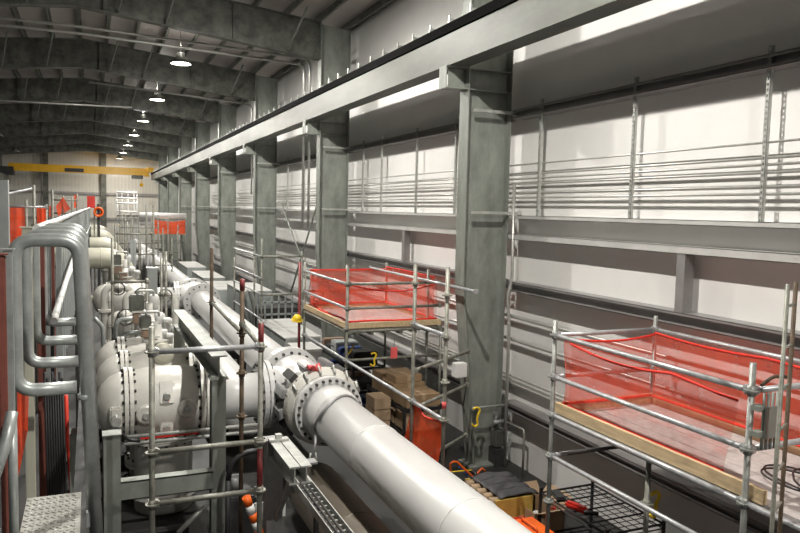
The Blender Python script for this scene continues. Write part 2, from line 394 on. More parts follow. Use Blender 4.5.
# roof conduits that bend down at the second column
for dz, dx, lb in ((0, 0, 'upper of two pale roof conduits bending down left of the second column'), (-0.16, -0.16, 'lower of two pale roof conduits bending down left of the second column')):
    xe = 5.43 + dx; b = MB(); ys = 18.9
    pts = [(XL + 0.2, ys, 8.12 + dz), (RIDGE, ys, 8.16 + dz), (xe, ys, 7.98 + dz), (xe, ys, 3.5)]
    b.path(pts, 0.035, 8, bend=0.25); tag(b.build('conduit', 'conduit'), lb, 'conduit')
b = MB(); b.path([(0.0, 26.5, 8.05), (5.45, 26.5, 7.75), (5.45, 26.5, 4.5)], 0.035, 8, bend=0.25); tag(b.build('conduit', 'conduit'), 'pale conduit under the roof bending down left of the third column', 'conduit')
b = MB(); b.path([(XL + .2, 31.5, 7.75), (1.6, 31.5, 7.95)], 0.035, 8); tag(b.build('conduit', 'conduit'), 'pale conduit crossing under the dim left roof, further back', 'conduit')

# wall girts bay by bay
BAY = ['the nearest bay', 'the second bay', 'the third bay', 'the fourth bay', 'the fifth bay', 'the sixth bay']
YB = [0.5] + COLY
def girt(z, h, name, what, x0=6.0, web='girt', face=False):
    for i in range(6):
        a = YB[i] + (0.16 if i else 0); c = YB[i + 1] - 0.16
        b = MB(); b.box((x0 + 0.1, a, z), (WX - 0.005, c, z + 0.008)); b.box((x0, a, z + h - 0.008), (WX - 0.005, c, z + h)); b.box((x0, a, z + h - 0.03), (x0 + 0.008, c, z + h)); b.box((x0, a, z), (x0 + 0.11, c, z + 0.008)); b.box((x0, a, z), (x0 + 0.008, c, z + 0.03)); b.box((x0 + 0.10, a, z), (x0 + 0.108, c, z + h - 0.008))
        if face: b.box((x0, a, z + 0.03), (x0 + 0.008, c, z + h - 0.03))
        tag(b.build(name, web), f'{what}, {BAY[i]} from the camera', 'girt')
girt(5.46, 0.13, 'wall_girt', 'top grey wall girt above the conduit rack')
girt(3.92, 0.06, 'rack_rail', 'pale bottom rail of the conduit rack on the wall', 6.0, 'girtl', True)
girt(3.60, 0.09, 'wall_girt', 'brightly lit grey wall girt just below the conduit rack', 6.0, 'girtl', True)
girt(2.80, 0.15, 'wall_girt', 'dark-webbed grey wall girt below mid-height', 6.0)
girt(0.92, 0.12, 'wall_girt', 'lowest grey wall girt near the floor')
# short framing posts between girts
for y, lb in ((6.05, 'short grey framing post between two girts in the nearest bay'), (13.75, 'short grey framing post between two girts in the second bay')):
    b = MB(); b.box((6.0, y - 0.06, 2.95), (6.012, y + 0.06, 3.6)); b.box((6.012, y - 0.06, 2.95), (6.14, y - 0.05, 3.6)); b.box((6.012, y + 0.05, 2.95), (6.14, y + 0.06, 3.6)); tag(b.build('framing_post', 'girt'), lb, 'post')
# perforated uprights
UPY = [[5.1, 6.97, 8.95], [11.6, 13.3, 15.2, 16.4], [19.6, 21.6, 23.6]]
for bi, ys in enumerate(UPY):
    for j, y in enumerate(ys):
        b = MB(); x = 6.045
        b.box((x, y - 0.022, 3.93), (x + 0.004, y - 0.009, 5.68)); b.box((x, y + 0.009, 3.93), (x + 0.004, y + 0.022, 5.68))
        z = 3.95
        while z < 5.66: b.box((x, y - 0.009, z), (x + 0.004, y + 0.009, z + 0.028)); z += 0.055
        b.box((x, y - 0.022, 3.93), (x + 0.04, y - 0.019, 5.68)); b.box((x, y + 0.019, 3.93), (x + 0.04, y + 0.022, 5.68))
        tag(b.build('strut_upright', 'strut'), f'perforated steel upright of the wall conduit rack, {ORD[j]} from the right in {BAY[bi]}', 'upright')
# long conduits on the rack
zc = [at(640, yy, X=6.09).z for yy in (154, 166.5, 172, 178.5, 190, 196)]
for i, z in enumerate(zc):
    b = MB(); b.tube((6.09, 0.5, z), (6.09, 40, z), 0.0150 if i else 0.012, 8)
    tag(b.build('wall_conduit', 'conduit'), f'long thin conduit along the right wall rack, {ORD[i]} from the top', 'conduit')
for i, z in enumerate((2.385, 2.02, 1.44, 1.38, 1.32)):
    b = MB(); b.tube((6.13, 0.5, z), (6.13, 40, z), 0.028 if i < 2 else 0.02, 8)
    tag(b.build('wall_conduit', 'conduit'), ('thick pale conduit low along the right wall, upper one', 'thick pale conduit low along the right wall, lower one', 'thin conduit low on the wall behind the nearest column, top of three', 'thin conduit low on the wall behind the nearest column, middle of three', 'thin conduit low on the wall behind the nearest column, bottom of three')[i], 'conduit')
# diagonal wall brace rods
for p, q, lb in (((317, 205), (291, 292), 'dark diagonal brace rod on the wall left of the second column'), ((281, 203), (303, 262), 'thin pale diagonal brace rod left of the second column')):
    xr = 5.86 if p[0] > 300 else 5.93; P = at(*p, X=xr); Q = at(*q, X=xr); b = MB(); b.tube(P, Q, 0.03, 8); tag(b.build('brace_rod', 'galv'), lb, 'brace')
# vertical conduit pole right of the nearest column
b = MB(); b.path([(6.0, 9.52, 4.45), (6.02, 9.52, 2.95), (5.95, 9.52, 2.75), (6.0, 9.52, 2.2), (6.0, 9.52, 0.02)], 0.028, 8, bend=0.1)
tag(b.build('conduit', 'conduit'), 'vertical bent conduit pole just right of the nearest wall column', 'conduit')
# white junction box on the near column
t = thing('junction_box', 'small white junction box on the flange of the nearest wall column', 'box', (5.3, 9.56, 1.5))
p = at(460, 370, Y=9.55)
b = MB(); b.box((p.x - 0.1, 9.5, p.z - 0.11), (p.x + 0.1, 9.64, p.z + 0.11), bev=0.01); b.build('housing', 'white', t)
b = MB(); b.path([(p.x + 0.08, 9.55, p.z - 0.11), (p.x + 0.12, 9.56, p.z - 0.3), (p.x + 0.13, 9.66, p.z - 0.6)], 0.01, 6, bend=0.05); b.build('cable', 'cable', t)
# valve / meter cluster low on the wall
p = at(497, 455, X=5.95); t = thing('wall_regulator', 'dark electrical regulator cluster low on the wall right of the nearest column', 'regulator', (5.95, p.y, 0.2))
b = MB(); b.box((5.86, p.y - 0.09, 0.3), (6.02, p.y + 0.09, 0.58), bev=0.015); b.build('housing', 'galvd', t)
b = MB(); b.tube((5.9, p.y, 0.62), (5.9, p.y, 0.85), 0.03); b.tube((5.8, p.y - 0.1, 0.72), (6.0, p.y - 0.1, 0.72), 0.035); b.build('valve', 'steel', t)
b = MB(); b.path([(6.0, p.y - 0.1, 0.72), (6.05, p.y - 0.6, 0.72), (6.05, p.y - 0.6, 0.0)], 0.02, 6, bend=0.06); b.build('tube', 'conduit', t)
b = MB(); b.box((5.85, p.y - 0.15, 0.0), (6.0, p.y + 0.1, 0.28)); b.build('stand', 'dark', t)
# =================================================================== PIPING
PX, PZ, PR = 2.8, 1.41, 0.305
def bolts(parent, base, axis, rc, n, br=0.02, L=0.1):
    base = Vector(base); ax = Vector(axis).normalized(); x = ax.orthogonal().normalized(); y = ax.cross(x); f = None
    for k in range(n):
        a = 2 * PI * (k + 0.5) / n; d = (x * math.cos(a) + y * math.sin(a)) * rc
        if f is None:
            b = MB(); b.tube(base + d - ax * L, base + d + ax * L, br, 6); f = b.build('bolt', 'bolt', parent); d0 = d
        else:
            c = f.copy(); COL.objects.link(c); c.parent = parent; c.location = d - d0
def flange(parent, base, axis, R, th, n=0, m='pipe', rc=None, br=0.02, pair=True):
    b = MB(); ax = Vector(axis).normalized()
    if pair:
        b.lathe(base, axis, [(-th, R * 0.9), (-th, R), (-th * 0.12, R), (-th * 0.12, R * 0.9), (th * 0.12, R * 0.9), (th * 0.12, R), (th, R), (th, R * 0.9)], 40, False)
    else: b.lathe(base, axis, [(-th, R * 0.8), (-th, R), (th, R), (th, R * 0.8)], 40, False)
    f = b.build('flange', m, parent)
    if n: bolts(f, base, axis, rc or R * 0.86, n, br, th + 0.03)
    return f
Y1 = (0, 1, 0)
# near spool
t = thing('gas_pipe', 'big white pipe running diagonally out of the bottom of the photo, nearest the camera', 'pipe', (PX, 5, PZ - PR))
b = MB(); b.tube((PX, 0.2, PZ), (PX, 8.62, PZ), PR, 56); b.build('barrel', 'pipe', t)
for y in (6.98, 4.9):
    b = MB(); b.lathe((PX, y, PZ), Y1, [(-0.012, PR - 0.01), (-0.012, PR + 0.002), (0, PR + 0.006), (0.012, PR + 0.002), (0.012, PR - 0.01)], 56); b.build('weld_seam', 'pipe', t)
b = MB(); b.lathe((PX, 8.28, PZ), Y1, [(0, PR - 0.01), (0.02, PR + 0.004), (0.12, 0.355), (0.40, 0.365), (0.40, 0.3)], 56); b.build('hub', 'pipe', t)
flange(t, (PX, 8.70, PZ), Y1, 0.45, 0.05, 28, 'pipe', 0.408, 0.02, False)
t = thing('sling_strap', 'grey lifting strap looped around the near white pipe beside its flange', 'strap', (PX, 8.25, 1))
b = MB(); pts = []
for k in range(15):
    a = -0.35 + (PI + 0.7) * k / 14; pts.append((PX + (PR + 0.012) * math.cos(a), 8.2 + 0.12 * math.sin(a * 2), PZ + (PR + 0.012) * math.sin(a)))
b.path(pts, 0.018, 8); b.path([pts[-1], (2.47, 8.15, 1.2), at(313, 455, Y=8.1)], 0.018, 8); b.build('webbing', 'steel', t)
p = at(313, 457, Y=8.1); b = MB(); b.path([(p.x - 0.03, p.y, p.z + 0.05), (p.x - 0.045, p.y, p.z - 0.05), (p.x + 0.045, p.y, p.z - 0.05), (p.x + 0.03, p.y, p.z + 0.05)], 0.012, 6, bend=0.03); b.build('shackle', 'strut', t)
# hinged clamp coupling
t = thing('clamp_coupling', 'big lugged clamp ring joining the near white pipe to the tee', 'coupling', (PX, 9, PZ - 0.5))
b = MB(); b.lathe((PX, 8.92, PZ), Y1, [(-0.14, 0.34), (-0.14, 0.45), (-0.06, 0.50), (0.05, 0.52), (0.14, 0.50), (0.14, 0.34)], 56, False); b.build('ring', 'valve', t)
for k, a in enumerate((0.35, 0.85, 1.35, 1.9, 2.35, 2.8, 3.3, 3.8)):
    c = Vector((PX + 0.50 * math.cos(a), 9.05, PZ + 0.50 * math.sin(a))); rot = Matrix.Rotation(-a + PI / 2, 3, 'Y')
    b = MB(); b.box(c - Vector((0.06, 0.05, 0.07)), c + Vector((0.06, 0.35, 0.07)), rot, 0.012); l = b.build('lug', 'bolt' if k % 3 == 1 else 'steel', t)
    b = MB(); b.tube(c + Vector((0, -0.12, 0)), c + Vector((0, 0.42, 0)), 0.02, 8); b.build('stud', 'bolt', l)
for k in range(6):
    a = 0.6 + k * 0.38; c = Vector((PX + 0.5 * math.cos(a), 8.86, PZ + 0.5 * math.sin(a)))
    b = MB(); b.path([c + Vector((0, -0.1, -0.02)), c + Vector((0.03 * math.cos(a), 0, 0.06 * math.sin(a))), c + Vector((0, 0.1, -0.02))], 0.016, 6); b.build('lifting_lug', 'strut', t)
t = thing('warning_tag', 'pink cloth tied on top of the lugged clamp ring', 'tag', at(314, 366, Z=1.95))
p = at(314, 366, Z=1.96); b = MB(); b.grid(lambda u, v: (p.x - 0.09 + 0.18 * u, p.y - 0.08 + 0.14 * v, p.z + 0.05 * math.sin(5 * u + 3 * v) - 0.03), 6, 5); o = b.build('cloth', 'tag', t)
md = o.modifiers.new('s', 'SOLIDIFY'); md.thickness = 0.01
def tee(Yc, label, nb, Rt=0.40):
    t = thing('pipe_tee', label, 'pipe', (PX, Yc, PZ - Rt))
    b = MB(); b.lathe((PX, Yc - 0.75, PZ), Y1, [(0, 0.33), (0.18, Rt), (1.35, Rt), (1.55, 0.33)], 48); b.build('body', 'pipe', t)
    b = MB(); b.tube((PX, Yc, PZ), (2.22, Yc, PZ), 0.37, 40); b.build('branch_neck', 'pipe', t)
    flange(t, (2.20, Yc, PZ), (1, 0, 0), 0.47, 0.07, nb, 'pipe', 0.41, 0.022)
    flange(t, (PX, Yc + 0.85, PZ), Y1, 0.47, 0.08, nb, 'pipe', 0.40, 0.024)
    return t
TEE = [9.8, 21.0, 36.0]
tee(TEE[0], 'white pipe tee just beyond the lugged clamp ring', 20)
tee(TEE[1], 'white pipe tee halfway down the hall, at the second branch', 14)
tee(TEE[2], 'white pipe tee farthest down the main line', 0)
for y0, y1, lb in ((10.7, 20.2, 'white main pipe length between the first and second tees'), (21.9, 35.2, 'white main pipe length beyond the second tee'), (36.9, 52, 'farthest length of the white main pipe')):
    t = thing('gas_pipe', lb, 'pipe', (PX, (y0 + y1) / 2, PZ - PR)); b = MB(); b.tube((PX, y0, PZ), (PX, y1, PZ), PR, 40); b.build('barrel', 'pipe', t)
    for y in (y0 + 2.6, y0 + 6.2):
        b = MB(); b.lathe((PX, y, PZ), Y1, [(-0.012, PR - 0.01), (0, PR + 0.006), (0.012, PR - 0.01)], 40); b.build('weld_seam', 'pipe', t)
    flange(t, (PX, y1 - 0.06, PZ), Y1, 0.50, 0.09, 16 if y0 < 12 else 0, 'pipe', 0.41, 0.022, True)
# pipe stands under the main line
for i, (y, lb) in enumerate(((3.5, 'near'), (7.2, 'x'), (14.5, 'dark pipe stand under the white main pipe beyond the first tee'), (26, 'dark pipe stand under the main pipe beyond the second tee'))):
    if i < 2: continue
    t = thing('pipe_stand', lb, 'stand', (PX, y, 0)); b = MB(); b.box((PX - 0.3, y - 0.08, 0.95), (PX + 0.3, y + 0.08, 1.1)); b.box((PX - 0.08, y - 0.08, 0), (PX + 0.08, y + 0.08, 0.95)); b.build('post', 'dark', t)
    b = MB(); b.box((PX - 0.25, y - 0.2, 0), (PX + 0.25, y + 0.2, 0.02)); b.build('base_plate', 'dark', t)
# lower pipe under the main line
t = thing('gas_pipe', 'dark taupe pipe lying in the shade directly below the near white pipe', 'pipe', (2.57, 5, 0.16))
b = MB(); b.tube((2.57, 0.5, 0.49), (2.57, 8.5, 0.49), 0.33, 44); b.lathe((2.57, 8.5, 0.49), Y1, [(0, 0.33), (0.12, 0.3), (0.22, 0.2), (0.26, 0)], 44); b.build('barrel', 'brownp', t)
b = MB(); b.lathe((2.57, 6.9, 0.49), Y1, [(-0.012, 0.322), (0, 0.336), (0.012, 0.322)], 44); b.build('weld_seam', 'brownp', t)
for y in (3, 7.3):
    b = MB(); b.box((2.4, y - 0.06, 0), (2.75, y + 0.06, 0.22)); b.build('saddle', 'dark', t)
t = thing('gas_pipe', 'pale pipe running low and parallel below the main pipe beyond the first tee', 'pipe', (2.25, 14, 0.3))
b = MB(); b.tube((2.25, 11.2, 0.78), (2.25, 19.5, 0.78), 0.40, 36); b.lathe((2.25, 11.2, 0.78), (0, -1, 0), [(0, 0.4), (0.12, 0.36), (0.22, 0.24), (0.27, 0)], 36); b.build('barrel', 'pipe', t)
for y in (12.5, 18):
    b = MB(); b.box((1.95, y - 0.06, 0), (2.55, y + 0.06, 0.45)); b.build('saddle', 'dark', t)

# ---- ball valves
def valve(Yc, label, n1, ylen=2.22, boss=True):
    z = PZ; xc = 0.88
    t = thing('ball_valve', label, 'valve', (xc, Yc, 0))
    b = MB(); b.lathe((0.46, Yc, z), (1, 0, 0), [(0, 0.42), (0.06, 0.45), (0.25, 0.475), (0.55, 0.475), (0.8, 0.45), (0.9, 0.40)], 48); b.build('body', 'valve', t)
    b = MB(); b.lathe((0.40, Yc, z), (-1, 0, 0), [(0, 0.44), (0.1, 0.425), (0.2, 0.375), (0.29, 0.28), (0.35, 0.15), (0.37, 0)], 44); b.build('end_cap', 'valve', t)
    flange(t, (0.43, Yc, z), (1, 0, 0), 0.485, 0.055, n1, 'valve', 0.445, 0.022)
    flange(t, (1.36, Yc, z), (1, 0, 0), 0.51, 0.06, n1, 'valve', 0.45, 0.022)
    b = MB(); b.tube((1.42, Yc, z), (ylen, Yc, z), PR, 40); b.build('outlet_pipe', 'pipe', t)
    b = MB(); b.tube((0.06, Yc, z + 0.05), (-0.08, Yc, z + 0.05), 0.08, 20); b.tube((-0.06, Yc, z + 0.05), (-0.09, Yc, z + 0.05), 0.10, 20); b.build('nozzle', 'cream', t)
    b = MB(); b.lathe((0.87, Yc, 0.02), (0, 0, 1), [(0, 0.37), (0.9, 0.37), (1.0, 0.40), (1.15, 0.36)], 40); b.build('lower_barrel', 'valve', t)
    flange(t, (0.87, Yc, 0.98), (0, 0, 1), 0.44, 0.035, n1, 'valve', 0.40, 0.018)
    flange(t, (0.87, Yc, 0.26), (0, 0, 1), 0.44, 0.05, 16 if n1 else 0, 'valve', 0.40, 0.018)
    if not boss:
      b = MB(); b.lathe((0.87, Yc, z + 0.44), (0, 0, 1), [(0, 0.14), (0.16, 0.14), (0.16, 0.19), (0.2, 0.19), (0.2, 0.1), (0.42, 0.08)], 24); b.build('bonnet', 'valve', t)
    if boss:
        for (bx, bz, r, sq) in ((0.62, PZ - 0.02, 0.12, 0), (1.12, PZ + 0.02, 0.12, 0), (0.87, PZ + 0.2, 0.11, 2), (0.87, PZ - 0.22, 0.08, 1)):
            yy = Yc - math.sqrt(max(0.02, 0.475 ** 2 - (bz - PZ) ** 2)) + 0.03
            b = MB()
            if sq == 0: b.lathe((bx, yy, bz), (0, -1, 0), [(-0.05, r), (0.06, r), (0.075, r * 0.85)], 24, False)
            elif sq == 1: b.box((bx - r, yy - 0.06, bz - r), (bx + r, yy + 0.06, bz + r), None, 0.012)
            else: b.box((bx - r, yy - 0.04, bz - 0.16), (bx + r, yy + 0.1, bz + 0.16), Matrix.Rotation(-0.4, 3, 'X'), 0.03)
            pad = b.build('boss', 'valve', t)
            b = MB(); b.tube((bx, yy - 0.05, bz), (bx, yy - 0.12, bz - 0.005), 0.045, 6); b.build('plug', 'strut', pad)
        b = MB(); b.box((0.20, Yc - 0.5, PZ - 0.16), (0.34, Yc - 0.3, PZ + 0.1), None, 0.02); v = b.build('bracket', 'valve', t)
        b = MB(); b.tube((0.27, Yc - 0.5, PZ - 0.05), (0.27, Yc - 0.6, PZ - 0.05), 0.06, 12); b.tube((0.27, Yc - 0.58, PZ - 0.14), (0.27, Yc - 0.58, PZ + 0.04), 0.02, 8); b.build('drain_valve', 'strut', v)
    return t
valve(9.8, 'off-white domed ball valve nearest the camera, bosses on its side', 20)
valve(10.98, 'off-white domed ball valve just behind the nearest one', 16, 1.75, False)
valve(12.16, 'off-white domed ball valve third in the near row, under the instrument boxes', 16, 1.75, False)
valve(21.0, 'off-white domed ball valve in the second row, in line with the second tee', 12, 2.22, False)
valve(36.0, 'small distant white ball valve beside the farthest tee', 0, 2.22, False)
# actuators on the near valves
def actuator(x, y, z, s, label):
    t = thing('valve_actuator', label, 'actuator', (x, y, z))
    b = MB(); b.tube((x, y, z), (x, y, z + 0.75 * s), 0.09 * s, 14); b.box((x - 0.13 * s, y - 0.13 * s, z), (x + 0.13 * s, y + 0.13 * s, z + 0.06)); b.build('yoke', 'valve', t)
    b = MB(); b.box((x - 0.42 * s, y - 0.16 * s, z + 0.2 * s), (x - 0.12 * s, y + 0.1 * s, z + 0.5 * s), None, 0.02); bx = b.build('instrument_box', 'brown', t)
    b = MB(); b.box((x - 0.44 * s, y - 0.18 * s, z + 0.5 * s), (x - 0.1 * s, y + 0.12 * s, z + 0.54 * s)); b.build('lid', 'valve', bx)
    b = MB(); b.box((x - 0.22 * s, y - 0.24 * s, z - 0.02 * s), (x + 0.08 * s, y - 0.02 * s, z + 0.24 * s), None, 0.02); bx = b.build('instrument_box', 'brown', t)
    b = MB(); b.box((x - 0.24 * s, y - 0.26 * s, z + 0.24 * s), (x + 0.1 * s, y, z + 0.28 * s)); b.build('lid', 'valve', bx)
    for dx, dy, h in ((0.25, 0, 0.42), (0.43, -0.1, 0.3), (0.1, 0.1, 0.9)):
        b = MB(); b.lathe((x + dx * s, y + dy * s, z), (0, 0, 1), [(0, 0.09 * s), (h * s * 0.7, 0.09 * s), (h * s * 0.7, 0.13 * s), (h * s, 0.13 * s), (h * s + 0.04 * s, 0.08 * s)], 16); b.build('cylinder', 'white', t)
    b = MB(); b.box((x - 0.5 * s, y - 0.05, z + 0.5 * s), (x - 0.14 * s, y + 0.15, z + 0.95 * s), None, 0.02); b.build('control_head', 'galvd', t)
    b = MB(); b.path([(x - 0.3 * s, y, z + 0.95 * s), (x - 0.3 * s, y, z + 1.05 * s), (x + 0.1 * s, y, z + 1.05 * s), (x + 0.1 * s, y, z + 0.9 * s)], 0.02, 6, bend=0.06); b.build('tubing', 'strut', t)
    return t
actuator(0.87, 12.16, 1.98, 0.62, 'valve actuator with brown instrument boxes on the third near valve')
actuator(0.87, 10.98, 1.98, 0.45, 'low valve actuator with white cylinders on the second near valve')
actuator(0.87, 21.0, 1.98, 0.7, 'distant valve actuator standing on the second row valve')
p = at(161, 349, Y=11.0)
t = thing('gear_operator', 'olive round gear operator facing the camera behind the near valve', 'operator', (p.x, 10.6, 1.9))
b = MB(); b.lathe((p.x, 10.62, p.z), (0, -1, 0), [(-0.15, 0.14), (0, 0.15), (0.03, 0.1), (0.05, 0.03)], 24, False); b.build('housing', 'cream', t)
b = MB(); b.tube((p.x, 10.7, 1.9), (p.x, 10.7, p.z), 0.05); b.build('stem', 'valve', t)
# small bypass piping between the rows
BL = ['white bypass pipe loop with handwheel behind the instrument boxes', 'second white bypass pipe loop among the valves, beyond the pale steel post', 'third white bypass pipe loop just before the second valve row', 'white bypass pipe loop left of the main pipe before the second tee']
for (x, y, w, h), lb in zip(((0.35, 14.6, 0.5, 1.9), (0.7, 16.4, 0.6, 2.1), (0.3, 18.6, 0.6, 2.0), (1.35, 17.8, 0.5, 1.9)), BL):
    t = thing('bypass_pipe', lb, 'pipe', (x + w / 2, y, 0))
    b = MB(); b.path([(x, y, 0), (x, y, h), (x + w, y, h), (x + w, y, 0)], 0.085, 16, bend=0.2, seg=8); b.build('barrel', 'valve', t)
    for q in ((x, y, h * 0.72), (x + w, y, h * 0.6)):
        b = MB(); b.lathe(q, (0, 0, 1), [(-0.03, 0.08), (-0.03, 0.15), (0.03, 0.15), (0.03, 0.08)], 18, False); b.build('flange', 'valve', t)
    b = MB(); b.lathe((x + w / 2, y, h), (0, -1, 0), [(-0.12, 0.1), (0.12, 0.13), (0.2, 0.06), (0.3, 0.03)], 16); v = b.build('valve_body', 'valve', t)
    b = MB(); c = Vector((x + w / 2, y - 0.32, h)); b.path([c + Vector((0.15 * math.cos(2 * PI * k / 14), 0, 0.15 * math.sin(2 * PI * k / 14))) for k in range(14)], 0.014, 6, closed=True); b.tube(c - Vector((0.15, 0, 0)), c + Vector((0.15, 0, 0)), 0.01, 6); b.tube(c - Vector((0, 0, 0.15)), c + Vector((0, 0, 0.15)), 0.01, 6); b.build('handwheel', 'bolt', v)
# guard tube loops round the actuators
GP = ['pale guard tube loop left of the instrument boxes', 'inner pale guard tube loop left of the instrument boxes', 'pale bent guard tube at the far left of the near valves', 'pale guard tube loop right of the instrument boxes', 'inner pale guard tube loop right of the instrument boxes']
for pts, lb, Yg in (([(116, 362), (116, 319), (147, 318)], GP[0], 13.0), ([(122, 356), (122, 333), (146, 332)], GP[1], 13.0), ([(94, 318), (103, 326), (105, 362)], GP[2], 12.9), ([(150, 313), (164, 313), (167, 350)], GP[3], 13.3), ([(154, 331), (172, 326), (176, 336), (177, 362)], GP[4], 12.7)):
    P = [at(x, y, Y=Yg) for x, y in pts]; P[-1 if 'right' in lb or 'far' in lb else 0].z = 1.0
    q = P[-1 if 'right' in lb or 'far' in lb else 0]
    b = MB(); b.path(P + [] , 0.035, 10, bend=0.15)
    b.tube((q.x, q.y, 0), (q.x, q.y, 1.0), 0.035); tag(b.build('guard_tube', 'guard'), lb, 'guard tube')
# cream elbows coming from the left
EL = [(22.4, 'nearest cream pipe elbow turning down beside the left railing'), (29.5, 'second cream pipe elbow beyond the nearest one'), (38.5, 'third cream pipe elbow beyond the left railing'), (47.5, 'farthest cream pipe elbow beyond the left railing')]
for y, lb in EL:
    t = thing('pipe_elbow', lb, 'pipe', (0.6, y, 0))
    b = MB(); b.path([(-3.2, y, 2.45), (0.92, y, 2.45), (0.92, y, 1.05)], 0.30, 28, bend=0.62, seg=12); b.build('barrel', 'cream', t)
    b = MB(); b.lathe((0.28, y, 2.45), (1, 0, 0), [(-0.02, 0.295), (0, 0.315), (0.02, 0.295)], 28); b.build('weld_seam', 'cream', t)
    if y > 23:
        b = MB(); b.tube((0.92, y, 0), (0.92, y, 1.05), 0.30, 24); b.build('riser', 'cream', t)
    else:
        flange(t, (0.92, y, 1.05), (0, 0, 1), 0.40, 0.06, 12, 'cream'); b = MB(); b.tube((0.92, y, 0), (0.92, y, 1.0), 0.30, 24); b.build('riser', 'cream', t)
# white pipe far across, and its twin
for z, r, lb in ((3.4, 0.19, 'distant white pipe crossing to the right wall columns, upper one'), (2.95, 0.10, 'distant thin white pipe crossing below the thicker one')):
    b = MB(); b.tube((2.6, 44, z), (5.2, 44, z), r, 20); tag(b.build('cross_pipe', 'pipe'), lb, 'pipe')

# =================================================================== STEEL RACK
t = thing('steel_rack', 'grey steel frame of posts and beams in front of the near valves', 'rack', (1.2, 8, 0))
p = at(218, 354, Y=8.0); xq = p.x; zq = p.z
def hpost(x, y, z0, z1, w, nm, par, m='galv'):
    b = MB(); b.box((x - w / 2, y - w / 2, z0), (x + w / 2, y - w / 2 + 0.012, z1)); b.box((x - w / 2, y + w / 2 - 0.012, z0), (x + w / 2, y + w / 2, z1)); b.box((x - 0.006, y - w / 2, z0), (x + 0.006, y + w / 2, z1))
    return b.build(nm, m, par)
hpost(xq, 8.0, 0, zq - 0.25, 0.155, 'post', t)
b = MB(); b.ibeam((xq, 7.9, zq), (xq - 0.02, 11.66, zq), 0.25, 0.17); b.build('beam', 'galv', t)
b = MB(); b.box((xq - 0.1, 7.9, zq - 0.27), (xq + 0.1, 8.1, zq - 0.25)); b.build('cap_plate', 'galv', t)
hpost(xq - 0.02, 11.57, 0, zq - 0.25, 0.155, 'post', t)
xl = at(112, 470, Y=7.7).x
b = MB(); b.box((xl - 0.08, 7.6, 0), (xl + 0.08, 7.76, at(112, 436, Y=7.6).z)); b.build('post', 'galv', t)
b = MB(); b.box((xl - 0.09, 7.59, at(112, 436, Y=7.6).z), (xl + 0.09, 7.77, at(112, 436, Y=7.6).z + 0.012)); b.build('cap_plate', 'galv', t)
zc = at(160, 475, Y=7.85).z
b = MB(); b.box((xl + 0.08, 7.76, zc - 0.2), (xq - 0.08, 7.775, zc)); b.box((xl + 0.08, 7.76, zc - 0.012), (xq - 0.08, 7.9, zc)); b.box((xl + 0.08, 7.76, zc - 0.2), (xq - 0.08, 7.9, zc - 0.188)); b.build('channel', 'galv', t)
P = at(178, 533, Y=7.9); Q = at(205, 506, Y=7.9); b = MB(); b.tube(P, Q, 0.03, 6); b.build('brace', 'strut', t)
# white post farther back
p = at(152, 268, Y=13.6)
t = thing('steel_post', 'pale grey flat steel post standing among the valves, beyond the instrument boxes', 'post', (p.x, 13.6, 0))
hpost(p.x, 13.6, 0, p.z, 0.17, 'shaft', t, 'cab'); b = MB(); b.box((p.x - 0.1, 13.5, p.z), (p.x + 0.1, 13.7, p.z + 0.012)); b.build('cap_plate', 'strut', t)
p = at(133, 240, Y=25)
t = thing('steel_post', 'small distant grey steel post between the cream elbows and the main pipe', 'post', (p.x, 25, 0))
hpost(p.x, 25, 0, p.z, 0.17, 'shaft', t, 'cab')
# tray-support bracket by the near pipe
A = at(281, 440, Z=1.62); B = at(296, 467, Z=1.62)
t = thing('pipe_support', 'dark steel post with bright beam stub beside the near white pipe', 'support', (A.x, (A.y + B.y) / 2, 0))
xs = (A.x + B.x) / 2
b = MB(); b.ibeam((xs - 0.04, B.y, 1.62), (xs - 0.04, A.y, 1.62), 0.17, 0.10); b.ibeam((xs + 0.07, B.y, 1.62), (xs + 0.07, A.y, 1.62), 0.17, 0.10); b.build('beam', 'strut', t)
b = MB(); b.box((xs - 0.11, A.y + 0.02, 0), (xs + 0.06, A.y + 0.18, 1.62)); b.build('post', 'steel', t)
b = MB(); b.prism([(xs - 0.02, A.y + 0.02, 0.75), (xs + 0.02, A.y + 0.02, 0.75), (xs + 0.02, B.y + 0.2, 1.45), (xs - 0.02, B.y + 0.2, 1.45)], (0, 0.06, 0.02)); b.build('brace', 'steel', t)
b = MB(); b.box((xs - 0.1, A.y - 0.05, 1.625), (xs + 0.1, A.y + 0.03, 1.645)); b.box((xs - 0.03, A.y - 0.04, 1.645), (xs + 0.03, A.y + 0.02, 1.69)); b.build('clamp_plate', 'strut', t)
b = MB(); b.box((xs + 0.12, A.y - 0.35, 1.45), (xs + 0.32, A.y - 0.22, 1.47)); b.build('shelf_plate', 'steel', t)
